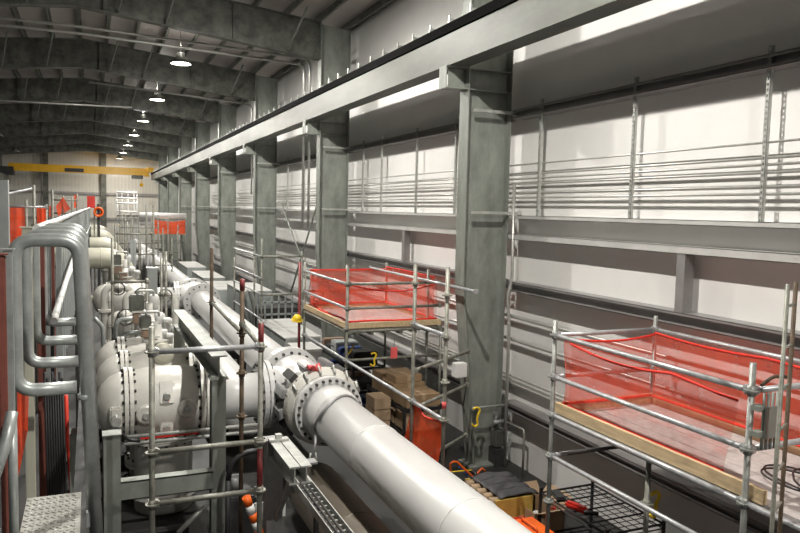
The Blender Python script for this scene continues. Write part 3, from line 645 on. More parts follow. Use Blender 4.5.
# cable tray
t = thing('cable_tray', 'ladder cable tray with loose cables running below the near white pipe', 'tray', (2.1, 5, 0.9))
x0, x1, ya, yb = 2.02, 2.20, 3.0, 7.55
for x in (x0, x1):
    b = MB(); b.box((x - 0.006, ya, 0.96), (x + 0.006, yb, 1.04)); b.build('side_rail', 'strut', t)
y = ya + 0.1; fr = None
while y < yb:
    if fr is None: b = MB(); b.box((x0, y - 0.012, 0.975), (x1, y + 0.012, 0.985)); fr = b.build('rung', 'strut', t); f0 = y
    else: c = fr.copy(); COL.objects.link(c); c.parent = t; c.location = (0, y - f0, 0)
    y += 0.12
for x in (2.06, 2.1, 2.15):
    b = MB(); b.path([(x, ya, 1.0), (x + 0.015, ya + 1.5, 1.0), (x - 0.012, ya + 3.0, 1.0), (x, yb, 1.0)], 0.012, 6, bend=0.3); b.build('cable', 'cable', t)
for y in (3.5, 6.9):
    b = MB(); b.box((2.09, y - 0.03, 0), (2.13, y + 0.03, 0.975)); b.build('leg', 'dark', t)

# =================================================================== TUBE SCAFFOLDS
def rosette(parent, x, y, z, m):
    b = MB(); b.lathe((x, y, z), (0, 0, 1), [(-0.006, 0.03), (-0.006, 0.06), (0.006, 0.06), (0.006, 0.03)], 10, False); b.tube((x, y, z - 0.04), (x, y, z + 0.04), 0.033, 10); b.build('rosette', m, parent)
def standard(t, x, y, z0, z1, m='tube', ros=(), name='standard'):
    b = MB(); b.tube((x, y, z0), (x, y, z1), 0.0242, 12); s = b.build(name, m, t)
    for z in ros: rosette(s, x, y, z, m)
    return s
def ledger(t, p, q, m='tube', r=0.0242, name='ledger'):
    p = Vector(p); q = Vector(q); d = (q - p).normalized()
    b = MB(); b.tube(p, q, r, 12); 
    if r > 0.02:
        for e in (p, q): b.box(e - Vector((0.03, 0.03, 0.035)), e + Vector((0.03, 0.03, 0.035)), None, 0.01)
    return b.build(name, m, t)
# tower in front of the valves
YT = 6.3; XA = at(152, 450, Y=YT).x; XB = at(260, 450, Y=YT).x
zr = [at(200, 349.5, Y=YT).z, at(200, 447.5, Y=YT).z, at(200, 498, Y=YT).z]
t = thing('scaffold_tower', 'weathered tube scaffold in front of the near valves, with a red-painted post', 'scaffold', ((XA + XB) / 2, YT + 0.5, 0))
standard(t, XA, YT, 0, at(150, 327, Y=YT).z, 'tubeold', zr)
s = standard(t, XB, YT, 0, at(260, 322, Y=YT).z, 'tubeold', zr)
for za, zb in ((at(260, 352, Y=YT).z, at(260, 323, Y=YT).z), (at(260, 492, Y=YT).z, at(260, 448, Y=YT).z)):
    b = MB(); b.tube((XB, YT, za), (XB, YT, zb), 0.0262, 12); b.build('red_sleeve', 'tubered', s)['label'] = 'red painted sleeve'
for i, z in enumerate(zr): ledger(t, (XA + 0.03, YT, z), (XB - 0.03, YT, z), 'tube' if i == 0 else 'tubeold')
XC = at(242, 333, Y=7.6).x; XD = at(211.5, 300, Y=10.2).x
zC = at(242, 333, Y=7.6).z
s = standard(t, XC, 7.6, 0, at(242, 280, Y=7.6).z, 'tuberust', (zC, at(242, 373, Y=7.6).z, at(242, 416, Y=7.6).z))
b = MB(); b.tube((XC, 7.6, at(242, 290, Y=7.6).z), (XC, 7.6, at(242, 279, Y=7.6).z), 0.028, 12); b.build('red_sleeve', 'tubered', s)['label'] = 'red painted top sleeve'
ledger(t, (XB, YT, zr[0]), (XC, 7.6, zr[0]), 'tubeold')
s = standard(t, XD, 10.2, 0, at(211.5, 248, Y=10.2).z, 'tuberust', (zC, 2.1))
ledger(t, (XC, 7.6, zC), (XD, 10.2, zC), 'tubeold')
# thin scaffold round the third valve
t = thing('scaffold_tower', 'thin dark tube scaffold standing round the third near valve', 'scaffold', (0.6, 12.9, 0))
z1 = at(113, 282, Y=13.2).z
for px, top in ((112.5, 238), (147, 278)):
    x = at(px, 282, Y=13.2).x; standard(t, x, 13.2, 0, at(px, top, Y=13.2).z, 'tubeold', (z1, 1.9))
ledger(t, (at(112.5, 282, Y=13.2).x, 13.2, z1), (at(147, 282, Y=13.2).x, 13.2, z1), 'tubeold')
for px, top in ((161.5, 258), (166, 252)):
    x = at(px, 290, Y=13.6).x; standard(t, x, 13.6, 0, at(px, top, Y=13.6).z, 'tubeold', (2.4, 1.9))
# =================================================================== RIGHT SCAFFOLD PLATFORM
XF = 4.5; XB2 = 5.86
Ya = at(552, 413, X=XF).y; Yb = at(751, 400, X=XF).y
zt = at(553, 334.5, X=XF).z; zm = at(553, 376.5, X=XF).z; zd = at(556, 411, X=XF).z; zl = at(551, 456, X=XF).z
t = thing('scaffold_platform', 'tube scaffold platform at the right with red netting and grey deck', 'scaffold', ((XF + XB2) / 2, (Ya + Yb) / 2, 0))
ros = (zt, zm, zd - 0.06, zl, zl - 0.5)
standard(t, XF, Ya, 0, at(555, 320, X=XF).z, 'tubegrey', ros)
standard(t, XF, Yb, 0, at(758, 364, X=XF).z, 'tubegrey', (zt, zm, zd - 0.06, zl, zl - 0.5))
standard(t, XB2, Ya, 0, at(656, 316, X=XB2).z, 'tubegrey', (zt, zm))
standard(t, XF, Yb - 2.5, 0, zt + 0.2, 'tube', (zt, zm)); standard(t, XB2, Yb, 0, zd, 'tube')
standard(t, XB2, Yb - 2.5, 0, zt + 0.2, 'tube')
for z in (zt, zm, zd - 0.06, zl):
    ledger(t, (XF, Ya - 0.03, z), (XF, Yb + 0.03, z), 'tube')
    if z != zm: ledger(t, (XB2, Ya - 0.03, z), (XB2, Yb + 0.03, z), 'tube')
    if z > zd: ledger(t, (XB2, Yb, z), (XB2, Yb - 2.5, z), 'tube')
    ledger(t, (XF + 0.03, Ya, z), (XB2 - 0.03, Ya, z), 'tube')
ledger(t, (XF + 0.03, Yb, zt), (XB2 - 0.2, Yb, zt - 0.01), 'tube'); ledger(t, (XF + 0.03, Yb, zm), (XB2 - 0.2, Yb, zm), 'tube')
ledger(t, (XF, Yb, zd - 0.06), (XF, Yb - 2.5, zd - 0.06), 'tube')
ym = at(648, 480, X=XF + 0.08).y
standard(t, XF + 0.08, ym, 0, zd - 0.1, 'tubeold', (zl,))
b = MB(); b.tube(at(568, 454, X=XF + 0.15), at(618, 447, X=XF + 0.3), 0.016, 8); b.build('stub_tube', 'dark', t)
DZ = zd - 0.03
YE = 1.7
n = 5; wdt = (XB2 - 0.06 - XF - 0.05) / n
for k in range(n):
    b = MB(); x0 = XF + 0.05 + k * wdt; b.box((x0 + 0.004, YE, DZ - 0.05), (x0 + wdt - 0.004, Ya - 0.05, DZ)); b.build('deck_plank', 'ply', t)
b = MB(); b.box((XF + 0.02, Yb - 0.14, DZ), (XF + 0.06, Ya - 0.02, DZ + 0.11)); b.build('toe_board', 'wood', t)
b = MB(); b.box((XF + 0.065, Ya - 0.06, DZ), (XB2 - 0.03, Ya - 0.02, DZ + 0.11)); b.build('toe_board', 'wood', t)
b = MB(); b.box((XB2 - 0.07, YE, DZ), (XB2 - 0.03, Ya - 0.065, DZ + 0.11)); b.build('toe_board', 'wood', t)
b = MB(); b.box((XF + 0.02, Ya - 0.03, DZ - 0.07), (XF + 0.06, Ya - 2.3, DZ - 0.012)); b.build('deck_beam', 'cab', t)
# gate hinge hardware on the near post
p = at(751, 425, X=XF)
t2 = thing('swing_gate', 'folded grey scaffold gate hung on the near right post', 'gate', (XF + 0.1, Yb - 0.1, p.z - 0.4))
b = MB(); b.box((XF + 0.02, Yb - 0.12, at(755, 437, X=XF).z), (XF + 0.16, Yb - 0.105, at(755, 405, X=XF).z), None, 0.004); b.build('plate', 'galv', t2)
for k in range(4):
    b = MB(); x = XF + 0.04 + 0.045 * k; b.tube((x, Yb - 0.08, at(755, 450, X=XF).z), (x, Yb - 0.08, at(755, 392, X=XF).z), 0.011, 8); b.build('bar', 'galv', t2)
for yy in (407, 433):
    b = MB(); z = at(755, yy, X=XF).z; b.box((XF - 0.03, Yb - 0.1, z - 0.02), (XF + 0.05, Yb - 0.03, z + 0.02)); b.build('hinge', 'galv', t2)
b = MB(); z = at(765, 381, X=XF).z; b.path([(XF, Yb - 0.08, z - 0.04), (XF + 0.12, Yb - 0.08, z + 0.02), (XF + 0.3, Yb - 0.08, z)], 0.014, 6, bend=0.04); b.build('latch', 'tuberust', t2)
# ladder
t = thing('ladder', 'narrow ladder with one rusty stile leaning up at the right edge of the photo', 'ladder', (4.33, 3.35, 0))
A0, A1 = at(771, 540, X=4.22), at(788, 284, X=4.22); B0, B1 = at(779, 540, X=4.44), at(796, 282, X=4.44)
def ext(P, Q, z): return P + (Q - P) * ((z - P.z) / (Q.z - P.z))
for P, Q, m in ((A0, A1, 'tubeold'), (B0, B1, 'tuberust')):
    b = MB(); b.tube(ext(P, Q, 0.02), Q, 0.0145, 10); b.build('stile', m, t)
z = 0.35
while z < 3.45:
    b = MB(); b.tube(ext(A0, A1, z), ext(B0, B1, z), 0.010, 8); b.build('rung', 'tubeold', t); z += 0.28
# netting
def net(fn, nu, nv, name, label, m='net', cat='netting', hems=True, par=None):
    t = thing(name, label, cat, fn(0.5, 0)) if par is None else par
    b = MB(); b.grid(fn, nu, nv); b.build('mesh', m, t)
    if hems:
        b = MB(); b.path([Vector(fn(i / nu, 1)) for i in range(nu + 1)], 0.013, 6); b.build('hem', 'hem', t)
        b = MB(); b.path([Vector(fn(i / nu, 0)) for i in range(nu + 1)], 0.016, 6); b.build('hem', 'hem', t)
    return t
zb = DZ + 0.12
net(lambda u, v: (XF + 0.07 + (XB2 - 0.1 - XF - 0.07) * u, Ya - 0.09 - 0.03 * math.sin(3 * u + 5 * v), zb - 0.01 + (zt - zb - 0.02 - 0.05 * math.sin(PI * u)) * v), 16, 8, 'safety_net', 'red safety net across the far end of the right scaffold platform')
net(lambda u, v: (XB2 - 0.1 - 0.03 * math.sin(9 * u) * math.sin(PI * v) - 0.02, Ya - 0.13 - (Ya - 0.13 - YE) * u, zb - 0.01 + (zt - 0.0 - zb - 0.03 * abs(math.sin(PI * u * 3))) * v), 40, 8, 'safety_net', 'long red safety net along the wall side of the right scaffold platform')
def fr(u, v):
    y = Ya - 0.16 - (Ya - Yb - 0.45) * u; top = zt - 0.05 - 0.06 * math.sin(PI * min(1, u * 1.4)) * 1.0 - 0.2 * max(0, u - 0.7)
    return (XF + 0.085 + 0.05 * math.sin(6 * u + 2 * v) * v * (1 - v) * 2, y - 0.10 * v * (u > 0.99), zb - 0.02 + (top - zb) * v)
net(fr, 30, 8, 'safety_net', 'red safety net sagging along the front of the right scaffold platform', 'netl')
# loose hose on the deck
b = MB(); pts = []
for k in range(150):
    a = k * 0.13; r = 0.34 + 0.10 * math.sin(k * 0.21); pts.append((5.2 + 0.24 * math.cos(a) * r / 0.34, 3.75 + r * 1.15 * math.sin(a) - 0.0012 * k, DZ + 0.012 + 0.0005 * k))
b.path(pts, 0.0085, 6); tag(b.build('black_hose', 'cable'), 'thin black hose coiled loosely on the grey deck of the right platform', 'hose')
# =================================================================== MIDDLE SCAFFOLD PLATFORM
XM = 3.8; XMB = 5.5
Y0 = at(305, 280, X=XM).y; Y1m = at(347, 320, X=XM).y; Y2 = at(414, 330, X=XM).y; Y3 = at(446, 340, X=XM).y
zt = at(347, 284, X=XM).z; zm = at(347, 308.5, X=XM).z; zd = at(347, 329, X=XM).z; zl = at(347, 361, X=XM).z
t = thing('scaffold_platform', 'tube scaffold platform in the middle with red netting and wooden deck', 'scaffold', (XM, Y1m, 0))
standard(t, XM, Y0, 0, at(305, 262, X=XM).z, 'tubeold', (zt, zm, zd, zl))
standard(t, XM, Y1m, 0, at(347, 266, X=XM).z, 'tubeold', (zt, zm, zd, zl))
standard(t, XM, Y2, 0, at(415, 264, X=XM).z, 'tubeold', (at(414, 283, X=XM).z, at(414, 324, X=XM).z, zl))
s = standard(t, XM, Y3, 0, at(447, 267, X=XM).z, 'tubeold', (at(446, 295, X=XM).z, at(446, 337, X=XM).z, at(446, 383, X=XM).z, zl))
za = at(446, 406, X=XM).z; b = MB(); b.tube((XM, Y3, za - 0.04), (XM, Y3, za + 0.04), 0.0262, 12); b.build('tape_band', 'tag', s)['label'] = 'pink tape band'
standard(t, XMB, Y1m, 0, zd, 'tubeold'); standard(t, XMB, Y0, 0, zt + 0.15, 'tubeold', (zt, zm)); standard(t, (XM + XMB) / 2, Y0, 0, zt + 0.1, 'tubeold', (zt,))
standard(t, XMB - 0.12, Y1m + 0.3, 0, zt + 0.2, 'tubeold', (zt,))
for z, m in ((zt, 'tube'), (zm, 'tube'), (zd - 0.05, 'tubeold'), (zl, 'tube')):
    ledger(t, (XM, Y0 - 0.03, z), (XM, Y1m + 0.03, z), m)
    ledger(t, (XM + 0.03, Y1m, z), (XMB - 0.03, Y1m, z), 'tubeold')
    if z > zl: ledger(t, (XM + 0.03, Y0, z), (XMB - 0.03, Y0, z), 'tubeold')
ledger(t, (XM, Y1m - 0.03, zl), (XM, Y2 + 0.03, zl), 'tube'); ledger(t, (XM, Y2 - 0.03, zl), (XM, Y3 + 0.03, zl), 'tube')
z = at(414, 324, X=XM).z; ledger(t, (XM, Y2 - 0.03, z), (XM, Y3 + 0.03, z), 'tube')
ledger(t, (5.15, Y0, zt + 0.05), (5.15, 9.1, zt + 0.05), 'tube')
for z in (zd - 0.12, zl - 0.1, 0.7):
    ledger(t, (XM + 0.03, Y2, z), (5.1, Y2 + 0.9, z), 'tubeold')
for k in range(6):
    w = (Y0 - Y1m - 0.1) / 6; y = Y1m + 0.05 + k * w
    b = MB(); b.box((XM + 0.04, y + 0.004, zd - 0.05), (XMB - 0.03, y + w - 0.004, zd)); b.build('deck_plank', 'ply', t)
for k in range(7):
    x = XM + 0.15 + k * 0.26; b = MB(); b.box((x, Y1m - 0.02, zd - 0.12), (x + 0.05, Y0 - 0.1, zd - 0.052)); b.build('deck_joist', 'galvd', t)
b = MB(); b.box((XM + 0.03, Y1m + 0.0, zd), (XMB + 0.0, Y1m + 0.04, zd + 0.09)); b.build('toe_board', 'wood', t)
b = MB(); b.box((XM - 0.02, Y1m + 0.05, zd), (XM + 0.02, Y0 - 0.05, zd + 0.09)); b.build('toe_board', 'wood', t)
b = MB(); b.box((XM + 0.05, Y0 - 0.08, zd), (XMB, Y0 - 0.04, zd + 0.09)); b.build('toe_board', 'wood', t)
b = MB(); b.box((XMB - 0.04, Y1m + 0.05, zd), (XMB, Y0 - 0.09, zd + 0.09)); b.build('toe_board', 'wood', t)
zb = zd + 0.10
net(lambda u, v: (XM + 0.06 + (XMB - XM - 0.1) * u, Y1m + 0.08 + 0.03 * math.sin(7 * u), zb + (zt - zb - 0.02 - 0.12 * math.sin(PI * u)) * v), 20, 6, 'safety_net', 'red safety net across the front of the middle scaffold platform', 'netl')
net(lambda u, v: (XM + 0.06 + (XMB - XM - 0.1) * u, Y0 - 0.13, zb + (zt + 0.03 - zb) * v), 16, 6, 'safety_net', 'red safety net across the far side of the middle scaffold platform')
net(lambda u, v: (XM + 0.05 + 0.03 * math.sin(8 * u), Y1m + 0.12 + (Y0 - Y1m - 0.3) * u, zb + (zt - zb - 0.03) * v), 16, 6, 'safety_net', 'red safety net down the left side of the middle scaffold platform')
net(lambda u, v: (XMB - 0.07 - 0.02 * math.sin(8 * u), Y1m + 0.15 + (Y0 - Y1m - 0.32) * u, zb + (zt + 0.08 - zb) * v), 16, 6, 'safety_net', 'red safety net along the wall side of the middle scaffold platform')
# small orange flag of netting
P = [at(412, 405, X=XM), at(444, 424, X=XM), at(437, 464, X=XM), at(404, 440, X=XM + 0.02)]
net(lambda u, v: (P[3] * (1 - u) + P[2] * u) * (1 - v) + (P[0] * (1 - u) + P[1] * u) * v + Vector((0.03 * math.sin(9 * u), 0, -0.03 * math.sin(PI * u))), 10, 8, 'safety_net', 'small orange net hanging from a scaffold tube above the near white pipe', 'netd')
# dark red prop with a yellow hard hat
p = at(299.5, 300, X=XM - 0.05); t = thing('steel_prop', 'dark red painted prop left of the middle scaffold platform', 'prop', (p.x, p.y, 0))
b = MB(); b.tube((p.x, p.y, 0), (p.x, p.y, at(299.5, 262, X=XM - 0.05).z), 0.028, 12); b.build('tube', 'tubered', t)
b = MB(); b.box((p.x - 0.08, p.y - 0.08, 0), (p.x + 0.08, p.y + 0.08, 0.012)); b.build('base_plate', 'tubered', t)
q = at(297, 317, Y=p.y - 0.12); t = thing('hard_hat', 'yellow hard hat hanging on the dark red prop', 'hat', (q.x, q.y, q.z - 0.1))
b = MB(); b.lathe((q.x, q.y, q.z - 0.06), (0, -0.3, 1), [(0, 0.10), (0.02, 0.09), (0.06, 0.085), (0.1, 0.055), (0.115, 0)], 20); b.build('shell', 'hatyel', t)
b = MB(); b.lathe((q.x, q.y, q.z - 0.062), (0, -0.3, 1), [(0, 0.115), (0.012, 0.11), (0.014, 0.09)], 20); b.build('brim', 'hatyel', t)
# scaffold beyond, between the main pipe and the wall
t = thing('scaffold_tower', 'bare tube scaffold with pale rails between the main pipe and the third column', 'scaffold', (XM, 17, 0))
pts = [(262, 238), (254.5, 258), (234.5, 257)]
ys = [at(x, y, X=XM).y for x, y in pts]
for (x, y), yy in zip(pts, ys): standard(t, XM, yy, 0, at(x, y, X=XM).z, 'tubeold', (2.83, 2.3, 1.9))
for z in (2.83, 2.3, 1.9, 1.3): ledger(t, (XM, ys[2], z), (XM, ys[0], z), 'tube')
for z in (2.83, 1.9): ledger(t, (XM, ys[0], z), (XM + 1.0, ys[0], z), 'tubeold')
standard(t, XM + 1.0, ys[0], 0, 2.95, 'tubeold')
# distant scaffold with red net
t = thing('scaffold_platform', 'distant scaffold platform with red netting beside the sixth column', 'scaffold', (4.2, 44, 0))
for x in (3.35, 4.2, 5.05):
    for y in (43.2, 45.3): standard(t, x, y, 0, 3.4, 'tubeold')
for z in (1.9, 2.4, 2.85, 3.25):
    ledger(t, (3.35, 43.2, z), (5.05, 43.2, z), 'tubeold'); ledger(t, (3.35, 45.3, z), (5.05, 45.3, z), 'tubeold')
b = MB(); b.box((3.3, 43.15, 2.36), (5.1, 45.35, 2.41)); b.build('deck_plank', 'wood', t)
net(lambda u, v: (3.35 + 1.7 * u, 43.1 + 0.05 * math.sin(8 * u), 2.4 + 0.8 * v - 0.1 * math.sin(PI * u) * v), 10, 3, 'safety_net', 'distant red safety net beside the sixth wall column', 'netd', hems=False)
# distant scaffolds over the second and third valve rows
for Ys, xs, tops, lb in ((26.5, (115, 125, 139, 153, 163, 172), (225, 215, 222, 205, 228, 238), 'distant bare tube scaffold standing over the second valve row'),
                         (34, (120, 131, 146, 158, 168, 178), (205, 212, 205, 215, 218, 225), 'more distant bare tube scaffold over the third valve row')):
    X0 = [at(x, 230, Y=Ys).x for x in xs]; t = thing('scaffold_tower', lb, 'scaffold', (X0[2], Ys, 0))
    for x, tp, px in zip(X0, tops, xs):
        standard(t, x, Ys, 0, at(px, tp, Y=Ys).z, 'tubeold', (2.3,)); standard(t, x + 0.15, Ys + 1.6, 0, at(px, tp + 8, Y=Ys).z, 'tubeold')
    for z in (2.3, 3.0): ledger(t, (X0[0], Ys, z), (X0[3], Ys, z), 'tubeold')
    ledger(t, (X0[3], Ys, 1.9), (X0[5], Ys, 1.9), 'tubeold')
t = thing('scaffold_tower', 'distant scaffold stair with white rails below the bridge crane', 'scaffold', (2.2, 46, 0))
X0 = [at(x, 200, Y=46).x for x in (117, 122, 128, 134, 137)]
for x in X0: standard(t, x, 46, 0, 4.9, 'tube')
for z in (3.6, 4.1, 4.4, 4.75): b = MB(); b.tube((X0[0], 46, z), (X0[-1], 46, z), 0.05, 8); b.build('rail', 'white', t)
b = MB(); b.box((X0[0], 45.8, 3.3), (X0[-1] + 0.8, 46.6, 3.4)); b.build('deck_plank', 'galvd', t)

# =================================================================== LEFT GUARD LOOPS AND PLATFORM
PZ2 = at(55, 495, Y=3.25).z
hoop_y = [3.1, 3.62, 4.2, 4.85]
XLh, XRh = at(15, 320, Y=3.1).x, at(78.5, 300, Y=3.1).x
ZTh = at(48, 240, Y=3.1).z; ZBh = at(48, 389, Y=3.1).z; ZM2 = at(48, 350, Y=3.72).z
t0 = thing('guard_loop', 'nearest thick grey guard tube loop at the left, standing on the tread plate', 'guard rail', (0, 3.1, PZ2))
xr2 = XRh + 0.035
b = MB(); LB = at(97, 545, Y=3.1); b.path([LB, (XRh + 0.002, 3.1, ZTh), (XLh, 3.1, ZTh), (XLh, 3.1, ZBh), (XRh - 0.01, 3.1, ZBh)], 0.0262, 16, bend=0.075, seg=8); b.build('loop', 'guard', t0)
b = MB(); b.lathe((XRh + 0.018, 3.1, ZBh), (0, 0, 1), [(-0.05, 0.0265), (-0.045, 0.0285), (-0.035, 0.0285), (-0.03, 0.0265)], 16); b.build('weld_collar', 'guard', t0)
b = MB(); b.box((XRh - 0.02, 3.085, PZ2 - 0.09), (LB.x, 3.115, PZ2 - 0.03)); b.build('fixing_bracket', 'guard', t0)
for i, y in enumerate(hoop_y[1:]):
    dup(t0, (0, y - 3.1, 0), ('second grey guard tube loop just behind the nearest one at the left' if i == 0 else 'grey guard tube loop receding in the row behind the nearest ones'), None if i == 0 else 'guard loops receding at the left')
# slatted fence continuing the row
t = thing('slat_fence', 'grey slatted guard fence with pale top rail receding behind the guard loops', 'fence', (-0.2, 12, PZ2 - 0.06))
def fx2(y): return XLh + (0.0 - XLh) * min(1, max(0, (y - 5.3) / 26))
ys = [5.3 + 0.42 * k for k in range(62)]
for y in ys:
    b = MB(); b.box((fx2(y) - 0.006, y - 0.03, PZ2 - 0.3 if y < 18 else 2.85), (fx2(y) + 0.006, y + 0.03, ZTh - 0.02)); b.build('slat', 'cab', t)
b = MB(); b.path([(fx2(y), y, ZTh) for y in [4.4] + ys], 0.024, 10); b.build('top_rail', 'white', t)
b = MB(); b.path([(fx2(y) + 0.02, y, 3.2) for y in ys], 0.015, 8); b.build('mid_rail', 'cab', t)
for y in (5.5, 12, 19, 26, 31):
    b = MB(); b.box((fx2(y) - 0.03, y - 0.03, 0), (fx2(y) + 0.03, y + 0.03, 3.2)); b.build('leg', 'dark', t)
# floor under the loops
t = thing('walkway', 'steel tread-plate walkway at the bottom left corner', 'walkway', (-0.13, 8, 0))
xa, xb = at(26, 500, Y=3.2).x, XRh + 0.12
b = MB(); b.box((xa, 1.2, PZ2 - 0.012), (XRh + 0.0, 3.25, PZ2)); pl = b.build('tread_plate', 'plate', t)
r = 0; b = MB(); y = 1.5
while y < 3.22:
    x = xa + 0.012 + (0.012 if r % 2 else 0)
    while x < XRh - 0.012:
        d = Vector((0.008, 0.008 if r % 2 else -0.008, 0)); b.path([Vector((x, y, PZ2 + 0.001)) - d, Vector((x, y, PZ2 + 0.001)) + d], 0.0028, 5); x += 0.024
    y += 0.026; r += 1
b.build('raised_pattern', 'plate', pl)
b = MB(); b.box((XRh - 0.03, 1.2, PZ2 - 0.10), (XRh + 0.02, 15, PZ2 - 0.013)); b.build('edge_beam', 'dark', t)
for y in (4.5, 9, 14):
    b = MB(); b.box((-0.12, y - 0.06, 0), (0.0, y + 0.06, PZ2 - 0.1)); b.build('leg', 'galv', t)
# posts behind the loops
def vpost(px, w, y, m, ya, lb, nm='rail_post', z0=None):
    p = at(px, 300, Y=y); t = thing(nm, lb, 'post', (p.x, y, PZ2 - 0.06))
    b = MB(); b.box((p.x - w / 2, y - w / 2, 0.0 if z0 is None else z0), (p.x + w / 2, y + w / 2, at(px, ya, Y=y).z), None, 0.004); b.build('shaft', m, t)
    b = MB(); b.box((p.x - w / 2 - 0.008, y - w / 2 - 0.008, at(px, ya, Y=y).z), (p.x + w / 2 + 0.008, y + w / 2 + 0.008, at(px, ya, Y=y).z + 0.006)); b.build('cap', m, t)
vpost(2, 0.026, 2.9, 'primer', 255, 'red primer post at the very left edge of the photo', z0=PZ2)
vpost(8.5, 0.03, 2.95, 'guard', 250, 'narrow grey post beside the red primer post at the left edge', z0=PZ2)
vpost(28, 0.045, 4.1, 'cream', 228, 'tan flat post inside the guard loops at the left')
vpost(41, 0.045, 4.75, 'primer', 246, 'dark red post seen through the nearest guard loop', nm='rail_post')
vpost(47, 0.03, 5.05, 'guard', 244, 'pale grey post right of the dark red post inside the loops')
vpost(53.5, 0.022, 5.6, 'primer', 244, 'thin dark red post farther back inside the loops')
vpost(60, 0.03, 6.0, 'cab', 240, 'grey post at the back inside the guard loops')
b = MB(); b.tube((-0.17, 3.9, 3.42), (-0.17, 14.3, 3.42), 0.018, 10); tag(b.build('hand_rail', 'white'), 'pale rail running back through the guard loops', 'rail')
b = MB(); b.path([(-0.50, 1.2, 3.86), (-0.34, 2.9, 3.83), (-0.34, 2.98, 3.80), (-0.34, 2.98, PZ2)], 0.02, 12, bend=0.05); tag(b.build('hand_rail', 'white'), 'thick pale handrail end entering at the left edge', 'rail')
b = MB(); b.path([at(-14, 500, Y=2.7), at(6, 443, Y=2.75), at(12, 412, Y=2.8)], 0.02, 12, bend=0.03); b.tube(at(12, 412, Y=2.8), (at(12, 412, Y=2.8).x, 2.8, PZ2), 0.016); tag(b.build('hand_rail', 'guard'), 'slanting pale tube low at the left edge', 'rail')
# cables and hose hanging behind the loops
for i, px in enumerate((45, 47.5, 50, 52.5, 55, 57.5, 60, 62.5)):
    p = at(px, 400, Y=4.4); b = MB(); b.path([(p.x, 4.4, at(px, 372 + 6 * (i % 3), Y=4.4).z), (p.x + 0.008, 4.42, 2.4), (p.x + 0.02 + 0.004 * i, 4.4, 0.0)], 0.0075, 6)
    tag(b.build('black_cable', 'cable'), 'black cable in the bundle hanging inside the left guard loops', 'cable', 'bundle of hanging black cables')
b = MB(); b.path([at(66, 395, Y=4.9), at(67.5, 440, Y=4.9), at(72, 495, Y=4.9), (at(74, 495, Y=4.9).x, 4.9, 0.02)], 0.012, 8); o = b.build('red_hose', 'hose'); tag(o, 'bright red hose hanging behind the nearest guard loop', 'hose')
P = [at(17, 392, Y=3.4), at(29, 388, Y=3.4), at(28, 430, Y=3.4), at(18, 478, Y=3.4)]
net(lambda u, v: (P[3] * (1 - u) + P[2] * u) * (1 - v) + (P[0] * (1 - u) + P[1] * u) * v + Vector((0, 0.02 * math.sin(6 * u), 0)), 6, 8, 'safety_net', 'orange netting tied low behind the left leg of the nearest loop', 'netd', hems=False)
# far left platform with red panels
t = thing('scaffold_platform', 'far left scaffold platform with bright red panels beyond the guard loops', 'scaffold', (-1.3, 16, 0))
xs = [at(x, 215, Y=15).x for x in (7, 26, 34, 46)]
for k, x in enumerate(xs): standard(t, x, 15.05, 0, at((9, 27, 34, 46)[k], (190, 200, 185, 204)[k], Y=15).z, 'tubeold')
for x in (xs[0] - 0.3, xs[2] + 0.2): standard(t, x, 17.5, 0, 4.3, 'tubeold')
for z in (3.92, 3.45): ledger(t, (xs[0], 15.05, z), (xs[3], 15.05, z), 'tube')
ledger(t, (xs[0], 15.05, 4.15), (xs[1], 17, 4.3), 'tube')
b = MB(); b.box((xs[0] - 0.4, 15, 2.5), (xs[3], 17.6, 2.55)); b.build('deck_plank', 'ply', t)
for a, c, y, z0, z1, lb in ((8, 25, 14.95, 2.6, 3.9, 'widest bright red net panel on the far left scaffold'), (37, 46, 14.95, 2.6, 3.9, 'narrow red net panel just left of the receding guard loops')):
    x0 = at(a, 215, Y=y).x; x1 = at(c, 215, Y=y).x
    net(lambda u, v: (x0 + (x1 - x0) * u, y - 0.05 + 0.04 * math.sin(9 * u), z0 + (z1 - z0) * v), 8, 4, 'safety_net', lb, 'netd', hems=False)
p = at(3, 200, Y=13); t = thing('steel_post', 'broad pale grey post at the left edge of the far platform', 'post', (p.x, 13, 0))
b = MB(); b.box((p.x - 0.08, 12.9, 0), (p.x + 0.08, 13.1, at(3, 180, Y=13).z)); b.build('shaft', 'cab', t); b = MB(); b.box((p.x - 0.15, 12.85, 0), (p.x + 0.15, 13.15, 0.02)); b.build('base_plate', 'cab', t)
# draped red net and scaffold bits farther back on the left
t = thing('scaffold_tower', 'distant scaffold behind the guard loops, with red cloth draped on its corner', 'scaffold', (-0.8, 24, 0))
xs = [at(x, 205, Y=24).x for x in (52, 63, 72, 77)]
for x, tp in zip(xs, (193, 195, 197, 193)): standard(t, x, 24, 0, at(60, tp, Y=24).z, 'tubeold')
for z in (4.1, 3.7): ledger(t, (xs[0], 24, z), (xs[3], 24, z), 'tubeold')
A = [at(63, 197, Y=23.9), at(56, 206, Y=23.9), at(58, 216, Y=23.9), at(71, 209, Y=23.9)]
net(lambda u, v: (A[2] * (1 - u) + A[3] * u) * (1 - v) + (A[1] * (1 - u) + A[0] * u) * v + Vector((0, 0.1 * math.sin(4 * u), 0)), 8, 6, 'safety_net', 'red netting draped over a distant scaffold corner behind the guard loops', 'netd', hems=False)
for a, c, y0, y1, lb in ((49, 54, 206, 217, 'thin slanting red net strip left of the draped red netting'), (74, 78, 195, 208, 'thin red net strip right of the draped red netting')):
    A2 = [at(a, y0, Y=24.2), at(c, y0, Y=24.2), at(c, y1, Y=24.2), at(a, y1, Y=24.2)]
    net(lambda u, v: (A2[3] * (1 - u) + A2[2] * u) * (1 - v) + (A2[0] * (1 - u) + A2[1] * u) * v, 3, 3, 'safety_net', lb, 'netd', hems=False)
